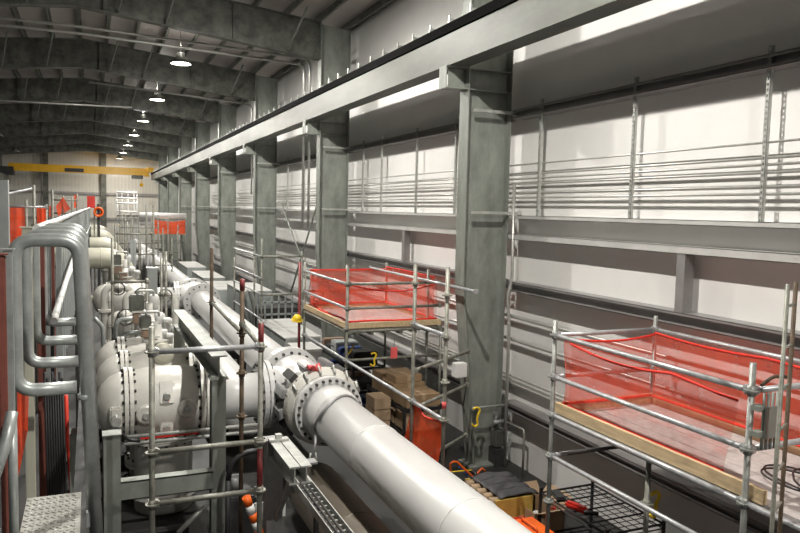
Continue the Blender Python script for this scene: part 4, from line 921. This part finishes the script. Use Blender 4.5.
A3 = [at(87, 196, Y=30), at(95, 196, Y=30), at(95, 208, Y=30), at(87, 206, Y=30)]
t = thing('sign_stand', 'bright red square panel on a stand at the far end of the guard loops', 'panel', ((A3[2].x + A3[3].x) / 2, 30, 0))
b = MB(); b.box((A3[0].x, 30, A3[2].z), (A3[1].x, 30.03, A3[0].z)); b.build('panel', 'redp', t)
for x in (A3[0].x + 0.03, A3[1].x - 0.03):
    b = MB(); b.tube((x, 30.05, 0), (x, 30.05, A3[0].z), 0.024, 8); b.build('leg', 'tubeold', t)
# orange cable reel thing near the elbows
p = at(98.5, 212, Y=30)
t = thing('hose_reel', 'bright orange hose coil hanging behind the farthest cream elbows', 'hose', (p.x, 30, p.z - 0.3))
for k in range(4):
    b = MB(); R = 0.12 + 0.012 * k
    b.path([(p.x + R * math.cos(2 * PI * j / 18), 30 - 0.05 * k, p.z + R * 1.05 * math.sin(2 * PI * j / 18)) for j in range(18)], 0.035, 8, closed=True); b.build('coil', 'orange', t)
b = MB(); b.box((p.x - 0.05, 30.05, 0), (p.x + 0.05, 30.15, p.z + 0.3)); b.build('post', 'dark', t)
# =================================================================== FLOOR CLUTTER BY THE WALL
def carton(x0, y0, z0, dx, dy, dz, label, m='card', group=None, rot=0.0):
    c = Vector((x0 + dx / 2, y0 + dy / 2, z0)); t = thing('cardboard_box', label, 'box', c, group)
    R = Matrix.Rotation(rot, 3, 'Z')
    b = MB(); b.box((x0, y0, z0), (x0 + dx, y0 + dy, z0 + dz), R, 0.006); b.build('carton', m, t)
    b = MB(); b.box((c.x - 0.03, y0 - 0.001, z0 + dz - 0.09), (c.x + 0.03, y0 + dy + 0.001, z0 + dz + 0.002), R); b.build('tape', 'cardl', t)
    return t
# black shelving with cartons beside the first column
SX0, SX1, SY0, SY1 = 4.5, 5.2, 10.1, 11.7
def shelving(x0, x1, y0, y1, zs, label, m='black', name='shelving_rack', slat=6):
    t = thing(name, label, 'shelf', ((x0 + x1) / 2, (y0 + y1) / 2, 0))
    for x in (x0, x1):
        for y in (y0, y1):
            b = MB(); b.box((x - 0.02, y - 0.02, 0), (x + 0.02, y + 0.02, zs[-1] + 0.03)); b.build('upright', m, t)
    for z in zs:
        b = MB(); b.box((x0, y0 - 0.012, z - 0.05), (x1, y0 + 0.012, z)); b.box((x0, y1 - 0.012, z - 0.05), (x1, y1 + 0.012, z)); b.box((x0 - 0.012, y0, z - 0.05), (x0 + 0.012, y1, z)); b.box((x1 - 0.012, y0, z - 0.05), (x1 + 0.012, y1, z))
        for k in range(slat):
            y = y0 + (y1 - y0) * (k + 0.5) / slat; b.box((x0, y - 0.04, z - 0.012), (x1, y + 0.04, z))
        b.build('shelf', m, t)
    return t
shelving(SX0, SX1, SY0, SY1, (0.12, 0.52, 0.9), 'black shelving rack stacked with brown cartons left of the nearest column', 'black')
lbs = iter(['brown carton on the top shelf, rightmost beside the nearest column', 'brown carton on the top shelf of the black rack, middle one', 'brown carton on the top shelf of the black rack, leftmost',
            'carton on the middle shelf of the black rack, right end', 'carton on the middle shelf of the black rack, centre', 'carton on the middle shelf of the black rack, left end',
            'carton on the bottom shelf of the black rack, right end', 'carton on the bottom shelf of the black rack, left end'])
for y, dy, dz, dx in ((10.14, 0.5, 0.20, 0.6), (10.68, 0.45, 0.26, 0.58), (11.17, 0.45, 0.33, 0.6)): carton(SX0 + 0.04, y, 0.90, dx, dy, dz, next(lbs), 'card', None, 0.04)
for y, dy, dz in ((10.14, 0.45, 0.28), (10.66, 0.45, 0.22), (11.18, 0.42, 0.27)): carton(SX0 + 0.05, y, 0.52, 0.58, dy, dz, next(lbs), 'cardl')
for y, dy, dz in ((10.14, 0.7, 0.28), (10.95, 0.62, 0.3)): carton(SX0 + 0.05, y, 0.12, 0.58, dy, dz, next(lbs), 'card')
carton(SX0 + 0.08, 10.72, 1.162, 0.5, 0.35, 0.12, 'flat brown carton lying on top of the stacked cartons', 'card', None, 0.1)
# pale column of small cartons left of the rack
for k in range(5):
    carton(SX0 - 0.34, 10.55 - 0.01 * k, 0.05 + 0.19 * k, 0.28, 0.4, 0.185, ('lowest', 'second lowest', 'middle', 'second highest', 'topmost')[k] + ' pale carton of the narrow stack left of the black rack', 'cardl', None, 0.03 * (k % 2))
b = MB(); b.box((SX0 - 0.36, 10.5, 0), (SX0 - 0.04, 11.0, 0.05)); tag(b.build('wood_pallet', 'wood'), 'small wooden base under the narrow stack of pale cartons', 'pallet')
# grey strut frame
p = at(389, 372, Y=12.0); q = at(404, 372, Y=12.0)
t = thing('door_frame', 'grey-green steel door frame standing left of the cartons', 'frame', ((p.x + q.x) / 2, 12, 0))
for x in (p.x, q.x):
    b = MB(); b.box((x - 0.07, 11.95, 0), (x + 0.07, 11.97, p.z)); b.box((x - 0.07, 11.97, 0), (x - 0.055, 12.06, p.z)); b.box((x + 0.055, 11.97, 0), (x + 0.07, 12.06, p.z)); b.build('post', 'cab', t)
b = MB(); b.box((p.x - 0.07, 11.94, p.z), (q.x + 0.07, 12.06, p.z + 0.06)); b.build('header', 'cab', t)
b = MB(); b.box((p.x + 0.1, 12.0, p.z - 0.45), (q.x - 0.08, 12.015, p.z - 0.05)); b.build('white_panel', 'white', t)['label'] = 'white panel'
# shelf of tools further back
shelving(4.5, 5.1, 12.5, 14.9, (0.15, 0.6, 1.05), 'dark open shelf crowded with blue and black cases behind the near tee', 'black', slat=8)
items = [('blue', 'blue'), ('black', 'black'), ('dark', 'dark grey'), ('blue', 'blue'), ('black', 'black'), ('brown', 'brown'), ('cab', 'pale grey')]
for si, z in enumerate((0.15, 0.6, 1.05)):
    y = 12.56; k = 0
    while y < 14.6:
        m, cn = items[(k * 3 + si * 2) % 7]; dy = 0.2 + 0.09 * ((k * 5 + si) % 3); dz = 0.14 + 0.07 * ((k + si) % 3)
        t = thing('tool_case', f"{cn} case, {ORD[k]} from the near end of the {('bottom', 'middle', 'top')[si]} dark shelf", 'case', (4.8, y, z))
        b = MB(); b.box((4.54, y, z), (5.02, y + dy, z + dz), None, 0.02); b.build('body', m, t)
        b = MB(); b.path([(4.53, y + dy * 0.3, z + dz * 0.6), (4.50, y + dy * 0.3, z + dz * 0.7), (4.50, y + dy * 0.7, z + dz * 0.7), (4.53, y + dy * 0.7, z + dz * 0.6)], 0.008, 6); b.build('handle', 'black', t)
        y += dy + 0.07; k += 1
# floor cabinets
def cabinet(x0, x1, y0, y1, h, label, m='cab', nd=2):
    t = thing('floor_cabinet', label, 'cabinet', ((x0 + x1) / 2, (y0 + y1) / 2, 0))
    b = MB(); b.box((x0, y0, 0.06), (x1, y1, h), None, 0.01); b.build('body', m, t)
    b = MB(); b.box((x0 + 0.05, y0 + 0.05, 0), (x1 - 0.05, y1 - 0.05, 0.06)); b.build('plinth', 'dark', t)
    w = (y1 - y0) / nd
    for k in range(nd):
        b = MB(); b.box((x0 - 0.03, y0 + k * w + 0.015, h), (x1 + 0.02, y0 + (k + 1) * w - 0.015, h + 0.03), None, 0.006); b.build('lid', 'cabl', t)
        b = MB(); b.box((x0 - 0.015, y0 + k * w + 0.03, 0.12), (x0, y0 + (k + 1) * w - 0.03, h - 0.04)); d = b.build('door', m, t)
        b = MB(); b.box((x0 - 0.035, y0 + k * w + 0.07, h * 0.55), (x0 - 0.015, y0 + k * w + 0.09, h * 0.7)); b.build('handle', 'black', d)
    b = MB(); b.box((x0 + 0.1, y0 - 0.012, h * 0.3), (x1 - 0.1, y0, h * 0.85)); b.build('end_panel', m, t)
    return t
c1 = at(290, 333, Z=1.15); c0 = at(265, 322, Z=1.15)
cabinet(3.95, 4.75, 15.4, 18.2, 1.12, 'grey floor cabinet with two pale lids behind the near tee', 'cab')
cabinet(3.95, 4.45, 14.3, 15.2, 1.05, 'small pale cabinet just in front of the two-lidded grey cabinet', 'cabl', 1)
cabinet(3.95, 4.8, 20.4, 22.8, 1.6, 'tall grey cabinet below the third column', 'cab', 1)
cabinet(3.8, 4.8, 23.6, 26.4, 1.3, 'low grey cabinet with pale lids left of the fourth column', 'cab', 3)
cabinet(3.9, 4.7, 27.6, 30.8, 1.3, 'pale grey cabinet left of the fifth column', 'cab', 3)
cabinet(3.9, 4.7, 32.5, 36, 1.3, 'farthest pale cabinet along the right wall', 'cab', 3)
# rack of bars
t = thing('barrier_rack', 'grey steel rack of rails behind the two-lidded cabinet', 'rack', (4.6, 19.2, 0))
x0 = at(258, 300, Y=19.2).x; x1 = at(299, 300, Y=19.2).x; z1 = at(280, 294, Y=19.2).z
for z in (z1, z1 - 0.22, z1 - 0.55): b = MB(); b.box((x0, 19.18, z - 0.03), (x1, 19.22, z + 0.02)); b.build('rail', 'cab', t)
for k in range(7):
    x = x0 + (x1 - x0) * k / 6; b = MB(); b.box((x - 0.02, 19.18, 0), (x + 0.02, 19.22, z1)); b.build('upright', 'cab', t)
b = MB(); b.box((x0, 19.3, 0.0), (x1, 19.9, z1 - 0.4)); b.build('shelf', 'dark', t)
# orange hand truck by the first column
t = thing('hand_truck', 'orange tubular hand truck at the foot of the nearest column', 'cart', (4.95, 8.95, 0))
Yh = 9.0
def h(x, y): return at(x, y, Y=Yh)
b = MB(); b.path([h(452, 500), h(450, 463), h(456, 461), h(474, 478), h(482, 468), h(485, 471)], 0.016, 8, bend=0.05); b.build('frame', 'orange', t)
b = MB(); b.path([h(451, 478), h(462, 485), h(476, 478)], 0.014, 8, bend=0.04); b.build('crossbar', 'orange', t)
b = MB(); q = h(458, 474); b.path([h(450, 472), h(472, 470)], 0.01, 8); b.build('crossbar', 'hatyel', t)
b = MB(); b.tube((h(450, 500).x, Yh, 0.10), (h(474, 500).x, Yh, 0.10), 0.012); 
for px in (450, 474): x = h(px, 500).x; b.tube((x - 0.02, Yh, 0.10), (x + 0.02, Yh, 0.10), 0.10, 16)
b.build('wheels', 'black', t)
b = MB(); b.path([h(476, 500), h(474, 478)], 0.016, 8); b.build('leg', 'orange', t)
b = MB(); p = at(466, 468, Y=9.3); b.path([(p.x - 0.12, 9.3, p.z + 0.03), (p.x, 9.3, p.z - 0.06), (p.x + 0.02, 9.3, 0.02)], 0.014, 6, bend=0.05); tag(b.build('blue_rope', 'blue'), 'short blue rope at the foot of the nearest column', 'rope')
# yellow crate with black mats
kx0, kx1, ky0, ky1, kz = 4.44, 5.0, 7.2, 7.98, 0.56
t = thing('yellow_crate', 'yellow crate topped with black mats on the floor beside the nearest column', 'crate', ((kx0 + kx1) / 2, 7.7, 0))
b = MB(); b.box((kx0, ky0, 0.08), (kx1, ky0 + 0.03, kz)); b.box((kx0, ky1 - 0.03, 0.08), (kx1, ky1, kz)); b.box((kx1 - 0.03, ky0, 0.08), (kx1, ky1, kz)); b.box((kx0, ky0 + 0.03, 0.08), (kx0 + 0.03, ky1 - 0.03, kz - 0.06)); b.box((kx0, ky0, 0.06), (kx1, ky1, 0.09)); b.build('box', 'crate', t)
for k in range(3):
    b = MB(); b.box((kx0 + 0.02, ky0 + 0.05 + k * 0.3, 0), (kx1 - 0.02, ky0 + 0.13 + k * 0.3, 0.06)); b.build('skid', 'crate', t)
for k in range(5):
    y = ky0 + 0.08 + k * 0.15; b = MB(); b.tube((kx0 - 0.05, y, kz - 0.03), (kx0 + 0.1, y, kz - 0.03), 0.045, 12); b.build('roller', 'cardl', t)
b = MB(); b.box((kx0 + 0.12, ky0 - 0.008, 0.26), (kx1 - 0.12, ky0, 0.32)); b.build('label_strip', 'tag', t)
for x in (kx0 + 0.06, kx1 - 0.06):
    b = MB(); b.tube((x, ky0 - 0.01, 0.16), (x, ky0 + 0.0, 0.16), 0.03, 10); b.build('bolt', 'black', t)
for k in range(4):
    b = MB(); y0 = ky0 + 0.01 + k * 0.19
    b.grid(lambda u, v: (kx0 + 0.06 + (kx1 - kx0 + 0.0) * u, y0 + 0.195 * v, kz + 0.015 + 0.03 * math.sin(PI * u) + 0.018 * math.sin(PI * v) + 0.008 * math.sin(11 * u + k)), 10, 6); o = b.build('rubber_mat', 'rubber')
    md = o.modifiers.new('s', 'SOLIDIFY'); md.thickness = 0.012
    tag(o, ('front', 'second', 'third', 'rear')[k] + ' black rubber mat laid on the yellow crate', 'mat')
# orange toolbox
t = thing('toolbox', 'bright orange plastic toolbox at the bottom right of the near white pipe', 'toolbox', (4.45, 6.65, 0))
b = MB(); b.box((4.34, 6.4, 0.0), (4.76, 6.9, 0.34), None, 0.03); b.build('body', 'orange', t)
b = MB(); b.box((4.32, 6.38, 0.34), (4.78, 6.92, 0.46), None, 0.045); l = b.build('lid', 'orange', t)
b = MB(); b.path([(4.55, 6.5, 0.46), (4.55, 6.5, 0.50), (4.55, 6.8, 0.50), (4.55, 6.8, 0.46)], 0.014, 8, bend=0.03); b.build('handle', 'orange', l)
for y in (6.5, 6.8):
    b = MB(); b.box((4.315, y - 0.03, 0.28), (4.335, y + 0.03, 0.39)); b.build('latch', 'black', t)
t = thing('toolbox', 'flat red plastic case between the yellow crate and the orange toolbox', 'toolbox', (4.5, 7.08, 0))
b = MB(); b.box((4.3, 6.96, 0), (4.75, 7.18, 0.34), None, 0.02); b.build('body', 'redp', t); b = MB(); b.box((4.45, 6.945, 0.2), (4.6, 6.96, 0.24)); b.build('latch', 'black', t)
# open cardboard box
t = thing('cardboard_box', 'open cardboard box with raised flaps behind the orange toolbox', 'box', (5.08, 7.25, 0))
x0, x1, y0, y1, hh = 4.86, 5.3, 7.0, 7.5, 0.42
b = MB()
for a, c in (((x0, y0, 0), (x1, y0 + 0.008, hh)), ((x0, y1 - 0.008, 0), (x1, y1, hh)), ((x0, y0, 0), (x0 + 0.008, y1, hh)), ((x1 - 0.008, y0, 0), (x1, y1, hh)), ((x0, y0, 0), (x1, y1, 0.01))): b.box(a, c)
b.build('carton', 'cardl', t)
for poly, v in (([(x0, y0, hh), (x1, y0, hh), (x1, y0 - 0.15, hh + 0.06), (x0, y0 - 0.15, hh + 0.06)], (0, 0, 0.006)), ([(x1, y0, hh), (x1, y1, hh), (x1 + 0.1, y1, hh + 0.14), (x1 + 0.1, y0, hh + 0.14)], (0, 0, 0.006)), ([(x0, y1, hh), (x1, y1, hh), (x1, y1 + 0.12, hh + 0.13), (x0, y1 + 0.12, hh + 0.13)], (0, 0, 0.006))):
    b = MB(); b.prism(poly, v); b.build('flap', 'cardl', t)
b = MB(); b.box((4.95, 7.1, 0.28), (5.05, 7.3, 0.36), Matrix.Rotation(0.4, 3, 'Z'), 0.02); tag(b.build('white_bottle', 'white'), 'white item lying in the open cardboard box', 'bottle')
b = MB(); b.path([(5.0, 6.92, 0.47), (5.06, 6.99, 0.47), (5.14, 6.97, 0.45), (5.2, 7.1, 0.44)], 0.014, 6, bend=0.05); tag(b.build('red_tool', 'redp'), 'dark red handled tool on the open cardboard box', 'tool')
# black wire rack
t = thing('wire_rack', 'black wire rack standing on the floor below the right platform', 'rack', (5.25, 6.4, 0))
rx0, rx1, ry0, ry1, rz = 4.90, 5.66, 5.75, 6.95, 0.70
for x in (rx0, rx1):
    for y in (ry0, ry1):
        b = MB(); b.box((x - 0.014, y - 0.014, 0), (x + 0.014, y + 0.014, rz + 0.06)); b.build('upright', 'black', t)
for z in (0.18, rz):
    b = MB()
    for a, c in (((rx0, ry0), (rx1, ry0)), ((rx0, ry1), (rx1, ry1)), ((rx0, ry0), (rx0, ry1)), ((rx1, ry0), (rx1, ry1))): b.tube((*a, z), (*c, z), 0.014, 6); b.tube((*a, z - 0.05), (*c, z - 0.05), 0.008, 6)
    for k in range(1, 12): y = ry0 + (ry1 - ry0) * k / 12; b.tube((rx0, y, z), (rx1, y, z), 0.0045 if k % 3 else 0.01, 5)
    for k in range(1, 7): x = rx0 + (rx1 - rx0) * k / 7; b.tube((x, ry0, z - 0.006), (x, ry1, z - 0.006), 0.0055, 5)
    b.build('wire_shelf', 'black', t)
t = thing('hand_tool', 'red and black power tool lying on the black wire rack', 'tool', (4.98, 6.35, rz))
b = MB(); b.box((4.92, 6.22, rz + 0.012), (5.02, 6.5, rz + 0.085), Matrix.Rotation(0.3, 3, 'Z'), 0.025); b.build('body', 'redp', t)
b = MB(); b.tube((4.95, 6.2, rz + 0.05), (5.08, 6.12, rz + 0.05), 0.025, 10); b.build('grip', 'black', t)
b = MB(); b.tube((4.98, 6.5, rz + 0.05), (5.0, 6.62, rz + 0.05), 0.02, 10); b.build('nose', 'black', t)
b = MB(); b.box((4.92, 6.6, rz + 0.012), (5.06, 6.85, rz + 0.06), Matrix.Rotation(-0.3, 3, 'Z'), 0.02); tag(b.build('black_pouch', 'dark'), 'dark pouch beside the red tool on the wire rack', 'pouch')
# yellow hooks and tags
def hook(p, s, label):
    b = MB(); b.path([p + Vector((-0.25 * s, 0, 0)), p + Vector((0, 0, 0.12 * s)), p + Vector((0.22 * s, 0, -0.05 * s)), p + Vector((0.0, 0, -0.5 * s)), p + Vector((0.1 * s, 0, -0.9 * s)), p + Vector((-0.15 * s, 0, -1.0 * s)), p + Vector((-0.3 * s, 0, -0.8 * s))], 0.016, 8, bend=0.06); tag(b.build('yellow_hook', 'hatyel'), label, 'hook')
hook(at(477, 409, Y=9.5), 0.28, 'yellow hook hanging on the nearest column')
b = MB(); p = at(469, 408.5, Y=9.56); b.tube((5.4, 9.56, p.z), (6.15, 9.56, p.z), 0.02, 8); tag(b.build('hanging_bar', 'galv'), 'short grey bar across the nearest column that carries the yellow hook', 'bar')
hook(at(656, 494, X=4.72), 0.22, 'yellow hook hanging beside the short post under the right platform')
hook(at(374, 354, X=4.2), 0.2, 'yellow hook under the middle scaffold platform, right one')
p = at(350, 352, X=4.2); b = MB(); b.path([p + Vector((0.08, 0, 0.14)), p, p + Vector((-0.06, 0, -0.06))], 0.014, 6); tag(b.build('yellow_strap', 'hatyel'), 'yellow strap end under the middle scaffold platform, left of the hook', 'strap')
p = at(394, 352, X=4.0); t = thing('warning_tag', 'square pink tag under the middle scaffold platform', 'tag', p)
b = MB(); b.box(p - Vector((0.05, 0.004, 0.09)), p + Vector((0.05, 0.004, 0.07))); b.build('card', 'tag', t); b = MB(); b.tube(p + Vector((0, 0, 0.07)), p + Vector((0, 0, 0.2)), 0.004, 5); b.build('string', 'black', t)
# small things seen below the near pipe
t = thing('striped_tube', 'orange and white striped tube leaning below the red-painted tower post', 'tube', (1.45, 7.1, 0))
P = at(246, 497, Y=7.1); Q = at(262, 540, Y=7.1); n = 7
d = (Q - P) * (P.z / (P.z - Q.z)) / 12.0
for k in range(12):
    b = MB(); b.tube(P + d * k, P + d * (k + 1), 0.045, 12); b.build('orange_band' if k % 2 == 0 else 'white_band', 'orange' if k % 2 == 0 else 'white', t)
P = at(270, 509, Y=7.5); t = thing('white_board', 'small white panel behind the striped orange tube', 'panel', (P.x, 7.5, 0))
b = MB(); b.box((P.x - 0.17, 7.49, P.z - 0.1), (P.x + 0.17, 7.505, P.z + 0.09)); b.build('board', 'white', t)
b = MB(); b.tube((P.x, 7.52, 0), (P.x, 7.52, P.z), 0.02); b.build('stand', 'dark', t)
b = MB(); b.path([at(228, 480, Y=7.6), at(232, 462, Y=7.6), at(245, 452, Y=7.6), at(262, 450, Y=7.6)], 0.03, 8, bend=0.12); q = at(228, 480, Y=7.6); b.tube(q, (q.x, 7.6, 0), 0.03, 8); tag(b.build('black_hose', 'cable'), 'thick black hose arching behind the red-painted tower post', 'hose')
b = MB(); b.path([at(104, 432, Y=8.3), at(118, 430, Y=8.3), at(128, 440, Y=8.3), at(140, 441, Y=8.3)], 0.02, 8, bend=0.1); q = at(104, 432, Y=8.3); b.tube(q, (q.x, 8.3, 0), 0.02, 8); tag(b.build('black_hose', 'cable'), 'black hose looping below the nearest ball valve', 'hose')
for z, m, lb in ((at(160, 434, Y=8.9).z, 'strut', 'thin bright pipe crossing in front of the nearest valve foot, upper'), (at(160, 441, Y=8.9).z, 'strut', 'thin bright pipe crossing in front of the nearest valve foot, lower')):
    b = MB(); b.tube((0.35, 8.9, z), (1.95, 8.9, z), 0.022, 8); b.tube((1.95, 8.9, 0), (1.95, 8.9, z), 0.018, 8); tag(b.build('thin_pipe', m), lb, 'pipe')
p0 = at(140, 436, Y=9.2)
t = thing('red_band', 'red safety strip behind the thin pipes at the nearest valve foot', 'strip', (p0.x, 9.25, p0.z - 0.05)); b = MB(); b.box((0.55, 9.24, p0.z - 0.06), (1.25, 9.26, p0.z)); b.build('strip', 'redp', t)
# dark skid beams and small equipment on the floor
for i, y in enumerate((7.2, 8.7, 10.4, 11.6, 13)):
    b = MB(); b.box((-0.6, y - 0.1, 0), (1.05, y - 0.08, 0.2)); b.box((-0.6, y - 0.16, 0.185), (1.05, y - 0.02, 0.2)); b.box((-0.6, y - 0.16, 0), (1.05, y - 0.02, 0.015)); tag(b.build('skid_beam', 'dark'), f'dark skid beam on the floor under the near valves, {ORD[i]} from the camera', 'beam')
for i, (px, py, Yv, w, hh, m, lb) in enumerate(((235, 492, 8.6, 0.22, 0.5, 'dark', 'dark pump box behind the weathered tower, near the tee'),)):
    p = at(px, py, Y=Yv); t = thing('equipment_box', lb, 'box', (p.x, Yv, 0)); zt2 = max(0.4, p.z)
    b = MB(); b.box((p.x - w, Yv - w, 0.08), (p.x + w, Yv + w, zt2), None, 0.02); b.build('housing', m, t)
    b = MB(); b.box((p.x - w * 0.7, Yv - w * 0.7, 0), (p.x + w * 0.7, Yv + w * 0.7, 0.08)); b.build('foot', m, t)
    b = MB(); b.tube((p.x, Yv, zt2), (p.x, Yv, zt2 + 0.18), 0.05, 10); b.box((p.x - 0.1, Yv - 0.02, zt2 + 0.18), (p.x + 0.1, Yv + 0.02, zt2 + 0.22)); b.build('handle', 'steel', t)
w = bpy.data.worlds.new('world'); SC.world = w; w.use_nodes = True
w.node_tree.nodes['Background'].inputs[0].default_value = (0.9, 0.95, 1.0, 1); w.node_tree.nodes['Background'].inputs[1].default_value = 0.06
